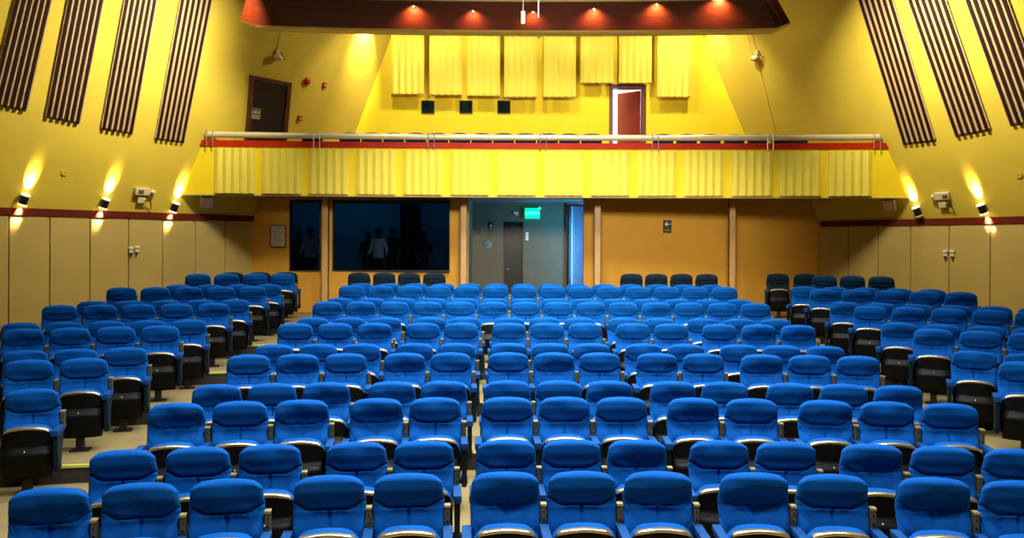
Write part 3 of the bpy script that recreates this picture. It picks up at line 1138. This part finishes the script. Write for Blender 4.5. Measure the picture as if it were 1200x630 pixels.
# paired socket covers on the tan panels
for pl, u, v, lab in ((PL, 153, 293.5, 'small cream socket cover on the left tan wall, left one of the pair'), (PL, 159.5, 292.5, 'small cream socket cover on the left tan wall, right one of the pair'),
                      (PR, 1109, 297.5, 'small cream socket cover on the right tan wall, left one of the pair'), (PR, 1117, 297.5, 'small cream socket cover on the right tan wall, right one of the pair')):
    m_ = local_frame(pl, u, v, True)
    m_.translation = m_.translation + wall_normal(pl, False) * .03
    t = wall_thing('socket_cover', lab, 'socket', m_, 'socket covers on the tan walls')
    bm = bmesh.new(); box_bm(bm, (-.04, -.03, -.06), (.04, 0, .07), bevel=.006)
    mk('cover', bm, M['cream'], t)
    bm = bmesh.new(); box_bm(bm, (-.05, -.05, .04), (.05, 0, .085), bevel=.006)
    mk('hood', bm, M['white'], t)
    bm = bmesh.new(); cyl(bm, (0, -.035, -.085), (0, -.035, -.05), .028)
    mk('plug', bm, M['black'], t, True)

# small round cover on the left wall and right wall
for pl, u, v, lab in ((PL, 76, 202, 'small round yellow-painted cover plate on the left wall'), (PR, 1194, 205, 'small round yellow-painted cover plate at the right wall edge')):
    t = wall_thing('round_cover', lab, 'cover plate', local_frame(pl, u, v))
    bm = bmesh.new(); cyl(bm, (0, 0, 0), (0, -.02, 0), .065, 20)
    mk('disc', bm, M['wall_side'], t, True)
    bm = bmesh.new(); cyl(bm, (0, -.018, 0), (0, -.026, 0), .012, 10)
    mk('screw', bm, M['post'], t, True)

# door in the left wall of the balcony
q = [on_wall(PL, 286, 165), on_wall(PL, 292.5, 87.5), on_wall(PL, 341, 97), on_wall(PL, 335, 165)]
n_ = wall_normal(PL)
dn = 1.32
b0 = q[1] + (q[0] - q[1]) * dn
b1 = q[2] + (q[3] - q[2]) * (b0.z - q[2].z) / (q[3].z - q[2].z)
org = (b0 + b1) / 2
t = thing('brown_door', 'dark brown door with a faint exit plate on the upper left wall', 'door', org)
def lerp2(s, r):
    return b0.lerp(b1, s).lerp(q[1].lerp(q[2], s), r) - org
bm = bmesh.new()
for (s0, s1, r0, r1) in ((0, .1, 0, 1), (.9, 1, 0, 1), (.1, .9, .955, 1)):
    prism(bm, [lerp2(s0, r0), lerp2(s1, r0), lerp2(s1, r1), lerp2(s0, r1)], n_ * .06)
mk('door_frame', bm, M['doorframe'], t)
bm = bmesh.new(); prism(bm, [lerp2(.1, 0), lerp2(.9, 0), lerp2(.9, .955), lerp2(.1, .955)], n_ * .03)
dl = mk('door_leaf', bm, M['darkdoor'], t)
m_ = local_frame(PL, 297.5, 132.5)
sg_ = bpy.data.objects.new('exit_plate', None)
bm = bmesh.new(); box_bm(bm, (-.17, -.045, -.13), (.15, -.02, .13), mtx=Matrix.Translation(-org) @ m_)
bpy.data.objects.remove(sg_)
pl_o = mk('exit_plate', bm, M['olive'], t)
tx = text_mesh('SALIDA', .105, M['signink'], 'lettering', pl_o, (0, 0, 0), ext=.003)
tx.matrix_local = Matrix.Translation(-org) @ m_ @ Matrix.Translation((-.01, -.047, .03)) @ Matrix.Rotation(math.pi / 2, 4, 'X') @ Matrix.Diagonal((.8, 1, 1, 1))
bm = bmesh.new()
for k in range(2):
    box_bm(bm, (-.15, -.05, -.06 - .05 * k), (.13, -.044, -.045 - .05 * k), mtx=Matrix.Translation(-org) @ m_)
mk('small_print', bm, M['signink'], pl_o)

# fire bell and call points
m_ = local_frame(PL, 359.3, 95)
t = wall_thing('fire_bell', 'round red fire bell on the upper left wall beside the brown door', 'fire bell', m_)
bm = bmesh.new(); sphere(bm, (0, -.05, 0), .088, sy=.6)
mk('gong', bm, M['red'], t, True)
bm = bmesh.new(); cyl(bm, (0, -.05, 0), (0, 0, 0), .05, 14)
mk('base', bm, M['red'], t, True)
bm = bmesh.new(); sphere(bm, (0, -.105, 0), .016)
mk('cap_nut', bm, M['screw'], t, True)
for u, v, lab in ((379.8, 99.5, 'small red fire call point right of the fire bell'), (351, 138.5, 'small red fire call point just above the balcony rail')):
    t = wall_thing('fire_call_point', lab, 'fire alarm', local_frame(PL, u, v))
    bm = bmesh.new(); box_bm(bm, (-.045, -.05, -.06), (.045, 0, .06), bevel=.006)
    b_ = mk('housing', bm, M['red'], t)
    bm = bmesh.new(); box_bm(bm, (-.022, -.054, -.022), (.022, -.049, .022))
    mk('push_plate', bm, M['cream'], b_)

# twin floodlights on cords, upper walls
for pl, u, v, lab, fl in ((PL, 324, 66, 'white swivel floodlight with a cord on the upper left wall', 1), (PR, 888.5, 66, 'white swivel floodlight with cords on the upper right wall', 1)):
    m_ = local_frame(pl, u, v)
    t = wall_thing('floodlight', lab, 'floodlight', m_)
    bm = bmesh.new(); sphere(bm, (-.02, -.13, -.02), .10, sx=1.15, sy=.8, sz=.75)
    mk('lamp_head', bm, M['cream'], t, True)
    bm = bmesh.new(); cyl(bm, (-.03, -.2, -.04), (-.04, -.215, -.05), .055, 16)
    mk('lens', bm, M['white'], t, True)
    bm = bmesh.new(); box_bm(bm, (-.04, -.06, .05), (.05, 0, .15), bevel=.01); cyl(bm, (0, -.03, .1), (0, -.12, .02), .02)
    mk('mount', bm, M['cream'], t, True)
    bm = bmesh.new(); tube(bm, [Vector((.02, -.05, .13)), Vector((.09, -.07, .09)), Vector((.13, -.09, .0)), Vector((.16, -.08, -.02)), Vector((.17, -.06, -.05))], .009)
    mk('cable', bm, M['black'], t, True)
    bm = bmesh.new()
    inv = m_.inverted()
    if pl is PL:
        tube(bm, [inv @ (on_wall(pl, 324.5, 62) + wall_normal(pl) * .02), inv @ (on_wall(pl, 332, 18) + wall_normal(pl) * .02)], .007)
    else:
        for (a_, b_) in (((886, 58), (878, 25)), ((882, 64), (871, 25)), ((889, 74), (910, 158))):
            tube(bm, [inv @ (on_wall(pl, *a_) + wall_normal(pl) * .01), inv @ (on_wall(pl, *b_) + wall_normal(pl) * .01)], .007)
    mk('cord', bm, M['wall_side'] if pl is PR else M['post'], t, True)

# ------------------------------------------------------------------ theatre seat
def smooth01(t_):
    t_ = max(0, min(1, t_))
    return t_ * t_ * (3 - 2 * t_)


def lerp_tab(tab, z):
    if z <= tab[0][0]:
        return tab[0][1]
    for (z0, y0), (z1, y1) in zip(tab[:-1], tab[1:]):
        if z <= z1:
            t_ = (z - z0) / (z1 - z0)
            return y0 + (y1 - y0) * smooth01(t_)
    return tab[-1][1]


BT = [(.40, -.125), (.60, -.078), (.74, -.036), (.775, -.026), (.81, -.030), (.90, -.050), (.95, -.050), (1.0, -.040)]


def slab(bm, halfw, zb, crown, rc, zt, yfront, yback, edge=.035, edge_d=None, nx=28, nzz=30, mi=0, bot_round=.0):
    """cushion-like slab: front surface yfront(x,z), rounded towards its outline"""
    def top(x, w_):
        ax = abs(x)
        z_ = zt - crown * (ax / w_) ** 2
        if ax > w_ - rc:
            d = ax - (w_ - rc)
            z_ -= rc - math.sqrt(max(0, rc * rc - d * d))
        return z_
    front, back = [], []
    for j in range(nzz + 1):
        tj = 1 - (1 - j / nzz) ** 1.0
        fr_row, bk_row = [], []
        for i in range(nx + 1):
            s = math.sin((i / nx - .5) * math.pi)
            w0 = halfw(zt)
            # iterate width at height
            x = s * halfw(zb + (zt - zb) * tj)
            z_t = top(s * w0, w0)
            z_ = zb + (z_t - zb) * math.sin(tj * math.pi / 2) ** .85
            x = s * halfw(z_)
            # distance to the outline
            dx = halfw(z_) - abs(x)
            dz = (z_t - z_)
            d = min(dx, dz)
            if bot_round:
                d = min(d, (z_ - zb))
            k = max(0, 1 - d / edge)
            fall = 1 - math.sqrt(max(0, 1 - k * k))
            yf = yfront(x, z_)
            yb = yback(x, z_)
            ymid = yf + (edge_d if edge_d else (yb - yf) * .6)
            fr_row.append(bm.verts.new((x, yf + (ymid - yf) * fall, z_)))
            bk_row.append(bm.verts.new((x * .985, yb - (yb - ymid) * fall * .5, zb + (z_ - zb) * .99)))
        front.append(fr_row); back.append(bk_row)
    for j in range(nzz):
        for i in range(nx):
            bm.faces.new((front[j][i], front[j][i + 1], front[j + 1][i + 1], front[j + 1][i])).material_index = mi
            bm.faces.new((back[j][i], back[j + 1][i], back[j + 1][i + 1], back[j][i + 1])).material_index = mi
    for i in range(nx):
        bm.faces.new((front[0][i], back[0][i], back[0][i + 1], front[0][i + 1])).material_index = mi
        bm.faces.new((front[nzz][i], front[nzz][i + 1], back[nzz][i + 1], back[nzz][i])).material_index = mi
    for j in range(nzz):
        bm.faces.new((front[j][0], front[j + 1][0], back[j + 1][0], back[j][0])).material_index = mi
        bm.faces.new((front[j][nx], back[j][nx], back[j + 1][nx], front[j + 1][nx])).material_index = mi


def back_w(z):
    return lerp_tab([(.40, .236), (.60, .247), (.80, .252), (.92, .241), (1.0, .222)], z)


def seam_z(x):
    return .765 + .05 * smooth01((abs(x) - .13) / .11)


def backrest_mesh(seed, wrinkle, mt, soft=0):
    def yf(x, z):
        y = lerp_tab(BT, z)
        zs = seam_z(x)
        dzs = z - zs
        y += (.026 - .018 * soft) * math.exp(-(dzs / .008) ** 2)
        if z < zs:       # lower panel: hollow middle, side bolsters
            y += .014 * (1 - smooth01((abs(x) - .10) / .09)) * smooth01((zs - z) / .05)
            y += (.022 - .014 * soft) * math.exp(-(x / .008) ** 2) * smooth01((zs - z) / .02)
        else:
            y -= .008 * (1 - (x / .25) ** 2)
        p_ = Vector((x * 5 + seed * 7.3, z * 6, seed * 3.1))
        y += wrinkle * .013 * noise.noise(p_)
        # creases
        q_ = Vector((x * 3 + seed, z * 9 - abs(x) * 10, seed * 1.7))
        cr = abs(noise.noise(q_))
        y += wrinkle * .004 * math.exp(-(cr / .10) ** 2) * smooth01((.93 - z) / .12)
        return y
    bm_ = bmesh.new()
    slab(bm_, back_w, .42, .030, .060, 1.0, yf, lambda x, z: lerp_tab(BT, z) + .055, edge=.034, nx=44, nzz=52)
    return to_mesh(bm_, 'backrest', mt, True, 70)


ME = {}
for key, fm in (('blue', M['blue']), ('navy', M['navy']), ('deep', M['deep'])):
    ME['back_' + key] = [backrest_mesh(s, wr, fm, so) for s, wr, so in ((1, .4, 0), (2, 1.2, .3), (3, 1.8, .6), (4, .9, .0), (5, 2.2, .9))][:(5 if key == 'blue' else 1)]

bm = bmesh.new()
slab(bm, lambda z: back_w(z) - .008, .36, .022, .06, .985, lambda x, z: lerp_tab(BT, z) + .045, lambda x, z: lerp_tab(BT, z) + .085, edge=.03, nx=16, nzz=14)
ME['shell'] = to_mesh(bm, 'back_shell', M['shell'], True, 60)


def pan_w(z):
    return lerp_tab([(.15, .222), (.30, .236), (.50, .234), (.66, .205)], z)


PT = [(.15, -.268), (.30, -.292), (.39, -.300), (.455, -.262), (.465, -.246), (.47, -.246), (.60, -.238), (.66, -.225)]


def pan_y(x, z):
    y = lerp_tab(PT, z)
    if z < .37:
        y += .004 * math.cos(z * 2 * math.pi / .035)
    y += .05 * (abs(x) / .235) ** 4
    return y


bm = bmesh.new()
slab(bm, pan_w, .15, .030, .075, .655, pan_y, lambda x, z: -.175, edge=.02, edge_d=.03, nx=22, nzz=44, bot_round=.02)
ME['pan'] = to_mesh(bm, 'seat_pan', M['shell'], True, 50)
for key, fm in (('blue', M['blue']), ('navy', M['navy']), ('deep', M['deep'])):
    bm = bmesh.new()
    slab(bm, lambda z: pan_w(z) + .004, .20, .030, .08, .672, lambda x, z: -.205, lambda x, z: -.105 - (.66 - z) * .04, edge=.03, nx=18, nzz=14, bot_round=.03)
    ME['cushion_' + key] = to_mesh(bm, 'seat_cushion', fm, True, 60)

# brass edge trim along the crown of the folded seat
bm = bmesh.new()
sec = []
NT = 22
for i in range(NT + 1):
    s = -1 + 2 * i / NT
    x = s * .192
    z = .653 - .030 * (abs(x) / .205) ** 2
    if abs(x) > .15:
        z -= (abs(x) - .15) ** 2 * 7
    h_ = .020 if abs(s) < .9 else .016
    y0_ = pan_y(x, z - .01) - .006
    sec.append([bm.verts.new((x, y0_, z - h_)), bm.verts.new((x, y0_ - .004, z - h_ / 2)), bm.verts.new((x, y0_, z)), bm.verts.new((x, y0_ + .012, z + .006)), bm.verts.new((x, y0_ + .05, z + .006)), bm.verts.new((x, y0_ + .03, z - h_))])
for a, b in zip(sec[:-1], sec[1:]):
    for k in range(6):
        bm.faces.new((a[k], a[(k + 1) % 6], b[(k + 1) % 6], b[k]))
bm.faces.new(sec[0]); bm.faces.new(list(reversed(sec[-1])))
ME['trim'] = to_mesh(bm, 'edge_trim', M['gold'], True, 45)
bm = bmesh.new(); cyl(bm, (0, -.283, .425), (0, -.294, .43), .009, 10)
ME['screw'] = to_mesh(bm, 'screw', M['screw'], True)


def arm_meshes(sx):
    x = sx * .275
    b1_ = bmesh.new()
    box_bm(b1_, (x - .033, -.355, .575), (x + .033, -.055, .635), bevel=.010)
    for v_ in b1_.verts:      # pad tapers a little towards the rear
        if v_.co.y > -.2 and v_.co.z < .6:
            v_.co.z += .018
    a_ = to_mesh(b1_, 'armrest', M['armblue'], True, 40)
    b2_ = bmesh.new()
    prof_ = [(-.335, .578), (-.325, .50), (-.290, .30), (-.275, .215), (-.200, .205), (-.165, .30), (-.12, .45), (-.075, .578)]
    prism(b2_, [Vector((x - .022, y, z)) for y, z in prof_], (.044, 0, 0))
    bmesh.ops.recalc_face_normals(b2_, faces=b2_.faces)
    bmesh.ops.bevel(b2_, geom=list(b2_.edges), offset=.005, segments=1, affect='EDGES')
    cyl(b2_, (x - .03, -.235, .27), (x + .03, -.235, .27), .036, 16)
    p_ = to_mesh(b2_, 'arm_panel', M['armpanel'], True, 40)
    b3_ = bmesh.new()
    box_bm(b3_, (x - .019, -.045, .615), (x + .019, .005, .76), 0, bevel=.003)
    box_bm(b3_, (x - .022, -.050, .755), (x + .022, .010, .772), 1, bevel=.003)
    box_bm(b3_, (x - .021, -.054, .600), (x + .021, .000, .625), 1, bevel=.003)
    cyl(b3_, (x, -.049, .72), (x, -.044, .72), .007, 8, mi=2)
    cyl(b3_, (x, -.049, .66), (x, -.044, .66), .009, 8, mi=2)
    c_ = to_mesh(b3_, 'side_bracket', [M['bracket'], M['cap'], M['black']], True, 40)
    return a_, p_, c_


ME['armR'], ME['panelR'], ME['bracket'] = arm_meshes(1)
ME['armL'], ME['panelL'], _ = arm_meshes(-1)
bm = bmesh.new()
box_bm(bm, (-.04, -.22, .01), (.04, -.14, .24), bevel=.006)
box_bm(bm, (-.10, -.25, 0), (.10, -.09, .014), bevel=.004)
box_bm(bm, (-.275, -.20, .225), (.275, -.15, .262), bevel=.006)
ME['pedestal'] = to_mesh(bm, 'pedestal', M['iron'], True, 40)
# pedestal beam joins both arm panels; rear stay carries the backrest
bm = bmesh.new()
for sx in (-1, 1):
    box_bm(bm, (sx * .20 - .012, -.15, .23), (sx * .20 + .012, -.02, .26))
    prism(bm, [Vector((sx * .20 - .012, -.06, .24)), Vector((sx * .20 - .012, -.02, .24)), Vector((sx * .20 - .012, .03, .60)), Vector((sx * .20 - .012, -.015, .60))], (.024, 0, 0))
ME['stay'] = to_mesh(bm, 'back_stay', M['iron'])

seat_no = 0


def place_seat(X, D, z, rz, label, group, cat='theatre seat', left_arm=False, kind='blue', simple=False):
    global seat_no
    seat_no += 1
    t_ = thing('theatre_seat', label, cat, (X, D, z), rz, group)
    bl = ME['back_' + kind]
    b_ = obj('backrest', bl[random.randrange(len(bl))], t_)
    obj('back_shell', ME['shell'], b_)
    if simple:
        obj('pedestal', ME['pedestal'], t_)
        obj('seat_pan', ME['pan'], t_)
        obj('back_stay', ME['stay'], t_)
        return t_
    obj('back_stay', ME['stay'], b_)
    p_ = obj('seat_pan', ME['pan'], t_)
    obj('edge_trim', ME['trim'], p_)
    obj('screw', ME['screw'], p_)
    obj('seat_cushion', ME['cushion_' + kind], p_)
    obj('armrest', ME['armR'], t_)
    ap = obj('arm_panel', ME['panelR'], t_)
    if kind == 'blue':
        obj('side_bracket', ME['bracket'], ap)
    if left_arm:
        obj('armrest', ME['armL'], t_)
        obj('arm_panel', ME['panelL'], t_)
    obj('pedestal', ME['pedestal'], t_)
    return t_


PITCH = .55
x13, left13 = [], []
c = -3.068
for n in (3, 2, 3, 2, 3):
    for k in range(n):
        x13.append(c); left13.append(k == 0)
        c += PITCH
    c += .1364
for r in range(1, 13):
    if r <= 8:
        xs, la = x13, left13
        if r == 1:
            xs = x13[:12]
    else:
        xs = [-3.0755 + .5496 * i for i in range(14)]
        la = [i == 0 for i in range(14)]
    for i, X in enumerate(xs):
        D = rowD(X, r)
        rz = math.atan2(rowD(X + .1, r) - rowD(X - .1, r), .2)
        place_seat(X, D, floor_z(r), rz,
                   'blue folded theatre seat, %s from left in the %s row of the middle block' % (ORD[i], ORD[r - 1]),
                   'blue seats of the middle block', left_arm=la[i])
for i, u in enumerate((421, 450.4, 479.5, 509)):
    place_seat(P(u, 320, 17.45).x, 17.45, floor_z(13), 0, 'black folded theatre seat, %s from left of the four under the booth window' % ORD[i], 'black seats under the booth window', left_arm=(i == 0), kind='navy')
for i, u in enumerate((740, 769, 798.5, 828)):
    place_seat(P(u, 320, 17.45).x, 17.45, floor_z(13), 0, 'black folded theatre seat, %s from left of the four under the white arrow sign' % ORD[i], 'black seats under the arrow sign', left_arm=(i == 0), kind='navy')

LEFT_N = {4: 2, 5: 3, 6: 3, 7: 4, 8: 5, 9: 5, 10: 5, 11: 5, 12: 4, 13: 4, 14: 3}
for r, n in LEFT_N.items():
    for k in range(n):
        X = -4.80 - .525 * k
        if r == 14:
            X = -4.98 - .54 * k
        D = rowD(X, r)
        u = 600.6 + F * X / D
        if u < -30:
            continue
        rz = math.atan2(.30, 1)
        if k == 0:
            lab = 'blue folded aisle seat in the %s row of the left block' % ORD[r - 4]
        else:
            lab = 'blue folded theatre seat, %s from the aisle in the %s row of the left block' % (ORD[k], ORD[r - 4])
        kd = 'blue'
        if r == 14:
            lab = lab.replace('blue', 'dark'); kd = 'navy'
        place_seat(X, D, floor_z(r), rz, lab, 'seats of the left block', left_arm=(k == n - 1), kind=kd)

RIGHT_N = {5: 1, 6: 2, 7: 3, 8: 4, 9: 5, 10: 6, 11: 5, 12: 5, 13: 3, 14: 2}
for r, n in RIGHT_N.items():
    for k in range(n):
        X = 5.76 + .495 * k
        D = rowD(X, r)
        rz = math.atan2(-.50, 1)
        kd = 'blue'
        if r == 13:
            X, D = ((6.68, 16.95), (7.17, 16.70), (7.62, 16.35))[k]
            kd = 'deep'  # ordinary blue seats, their shade put into the fabric colour
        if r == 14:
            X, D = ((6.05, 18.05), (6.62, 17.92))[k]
            rz = -.2
            kd = 'navy'
        if 600.6 + F * X / D > 1225:
            continue
        if k == 0:
            lab = 'blue folded aisle seat in the %s row of the right block' % ORD[r - 5]
        else:
            lab = 'blue folded theatre seat, %s from the aisle in the %s row of the right block' % (ORD[k], ORD[r - 5])
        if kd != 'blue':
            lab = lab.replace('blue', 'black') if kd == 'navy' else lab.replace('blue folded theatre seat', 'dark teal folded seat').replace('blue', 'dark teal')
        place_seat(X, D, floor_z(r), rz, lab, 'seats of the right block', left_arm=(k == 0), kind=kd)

# balcony seats, only their crowns show above the rail
us = [366] + [410 + 25.75 * i for i in range(12)] + [777 + 27.8 * i for i in range(5)] + [916, 938]
for i, u in enumerate(us):
    D = 19.05
    p = P(u, 155.5, D)
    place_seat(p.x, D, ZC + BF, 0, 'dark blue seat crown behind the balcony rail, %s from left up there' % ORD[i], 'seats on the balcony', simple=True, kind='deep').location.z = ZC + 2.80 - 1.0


# ------------------------------------------------------------------ people behind the booth glass
def person(u, ztop, D, label, shirt, turn=0, arm=0):
    p_ = P(u, 280, D)
    z0 = ZF + .34
    H = ztop - z0
    k = H / 1.72
    t_ = thing('person', label, 'person', (p_.x, D, z0), turn)
    J = {'pel': (0, 0, .95), 'spine': (0, .01, 1.12), 'chest': (0, .01, 1.32), 'neck': (0, .0, 1.47), 'headb': (0, -.01, 1.55), 'head': (0, -.015, 1.63),
         'shl': (-.17, .01, 1.41), 'ell': (-.24, .02, 1.14), 'wrl': (-.22, -.10 - arm, .95 + arm * .8),
         'shr': (.17, .01, 1.41), 'elr': (.25, .02, 1.14), 'wrr': (.22, -.08, .92),
         'hipl': (-.09, 0, .90), 'knl': (-.10, -.02, .50), 'anl': (-.10, .02, .08), 'tol': (-.11, -.13, .03),
         'hipr': (.09, 0, .90), 'knr': (.10, -.02, .50), 'anr': (.10, .02, .08), 'tor': (.11, -.13, .03)}
    R_ = {'pel': .13, 'spine': .12, 'chest': .13, 'neck': .05, 'headb': .07, 'head': .088, 'shl': .06, 'ell': .042, 'wrl': .03, 'shr': .06, 'elr': .042, 'wrr': .03,
          'hipl': .09, 'knl': .06, 'anl': .04, 'tol': .03, 'hipr': .09, 'knr': .06, 'anr': .04, 'tor': .03}
    E_ = [('pel', 'spine'), ('spine', 'chest'), ('chest', 'neck'), ('neck', 'headb'), ('headb', 'head'), ('chest', 'shl'), ('shl', 'ell'), ('ell', 'wrl'), ('chest', 'shr'),
          ('shr', 'elr'), ('elr', 'wrr'), ('pel', 'hipl'), ('hipl', 'knl'), ('knl', 'anl'), ('anl', 'tol'), ('pel', 'hipr'), ('hipr', 'knr'), ('knr', 'anr'), ('anr', 'tor')]
    # hands: palm and five short fingers on each wrist
    for s, wn in ((-1, 'wrl'), (1, 'wrr')):
        w_ = Vector(J[wn])
        pm = 'palm' + wn
        J[pm] = tuple(w_ + Vector((0, -.03, -.07))); R_[pm] = .028
        E_.append((wn, pm))
        for f_ in range(4):
            nm = 'f%d' % f_ + wn
            J[nm] = tuple(w_ + Vector(((f_ - 1.5) * .021, -.055, -.155 + abs(f_ - 1.4) * .012))); R_[nm] = .009
            E_.append((pm, nm))
        nm = 'th' + wn
        J[nm] = tuple(w_ + Vector((-s * .045, -.07, -.10))); R_[nm] = .010
        E_.append((pm, nm))
    names = list(J)
    me_ = bpy.data.meshes.new('body')
    me_.from_pydata([Vector(J[n]) * k for n in names], [(names.index(a), names.index(b)) for a, b in E_], [])
    tmp = bpy.data.objects.new('tmp', me_)
    COL.objects.link(tmp)
    sk = tmp.modifiers.new('skin', 'SKIN')
    for i_, n in enumerate(names):
        me_.skin_vertices[0].data[i_].radius = (R_[n] * k * (1.25 if n in ('chest', 'spine', 'pel') else 1), R_[n] * k * (.85 if n in ('chest', 'spine', 'pel') else 1))
    me_.skin_vertices[0].data[0].use_root = True
    ss = tmp.modifiers.new('sub', 'SUBSURF'); ss.levels = 1; ss.render_levels = 1
    dg = bpy.context.evaluated_depsgraph_get(); dg.update()
    bme = bpy.data.meshes.new_from_object(tmp.evaluated_get(dg))
    bpy.data.objects.remove(tmp)
    bme.materials.clear()
    for m__ in (M['skin'], shirt, M['darkcloth']):
        bme.materials.append(m__)
    for f_ in bme.polygons:
        f_.use_smooth = True
        z_ = f_.center.z / k
        ax = abs(f_.center.x) / k
        if z_ > 1.47 or (ax > .17 and z_ < 1.05 and z_ > .7):
            f_.material_index = 0
        elif z_ > .93:
            f_.material_index = 1
        else:
            f_.material_index = 2
    b_ = obj('body', bme, t_)
    bm_ = bmesh.new()
    sphere(bm_, Vector((0, .012, 1.655)) * k, .098 * k, sx=.95, sy=1.05, sz=1.05)
    for v_ in list(bm_.verts):
        if v_.co.y < -.055 * k and v_.co.z < 1.69 * k:
            v_.co.y = -.045 * k
    mk('hair', bm_, M['hair'], b_, True)
    bm_ = bmesh.new()
    sphere(bm_, Vector((0, -.105, 1.615)) * k, .016 * k, sz=1.5)
    for ex in (-.032, .032):
        sphere(bm_, Vector((ex, -.095, 1.645)) * k, .011 * k, mi=1)
    box_bm(bm_, Vector((-.024, -.100, 1.575)) * k, Vector((.024, -.090, 1.583)) * k, 1)
    mk('face', bm_, [M['skin'], M['hair']], b_, True)
    return t_


HT = P(443, 268, 21).z
for u, dz, lab, sh, tn, ar in ((350, -.06, 'person in dark clothes behind the narrow left booth window', M['darkcloth'], .3, .0),
                               (363, .0, 'person in a white shirt behind the narrow left booth window', M['whitecloth'], -.2, .08),
                               (431, -.08, 'person in dark clothes left of the white-shirted one behind the wide booth window', M['darkcloth'], .4, .0),
                               (443.5, .0, 'person in a white shirt behind the wide booth window', M['whitecloth'], -.3, .1),
                               (460, .02, 'person in dark clothes standing left of the booth curtain', M['darkcloth'], -.4, .0),
                               (496, -.04, 'person in dark clothes standing right of the booth curtain', M['darkcloth'], .5, .05)):
    person(u, HT + dz, 21.0 if sh is M['whitecloth'] else 21.7, lab, sh, tn, ar)
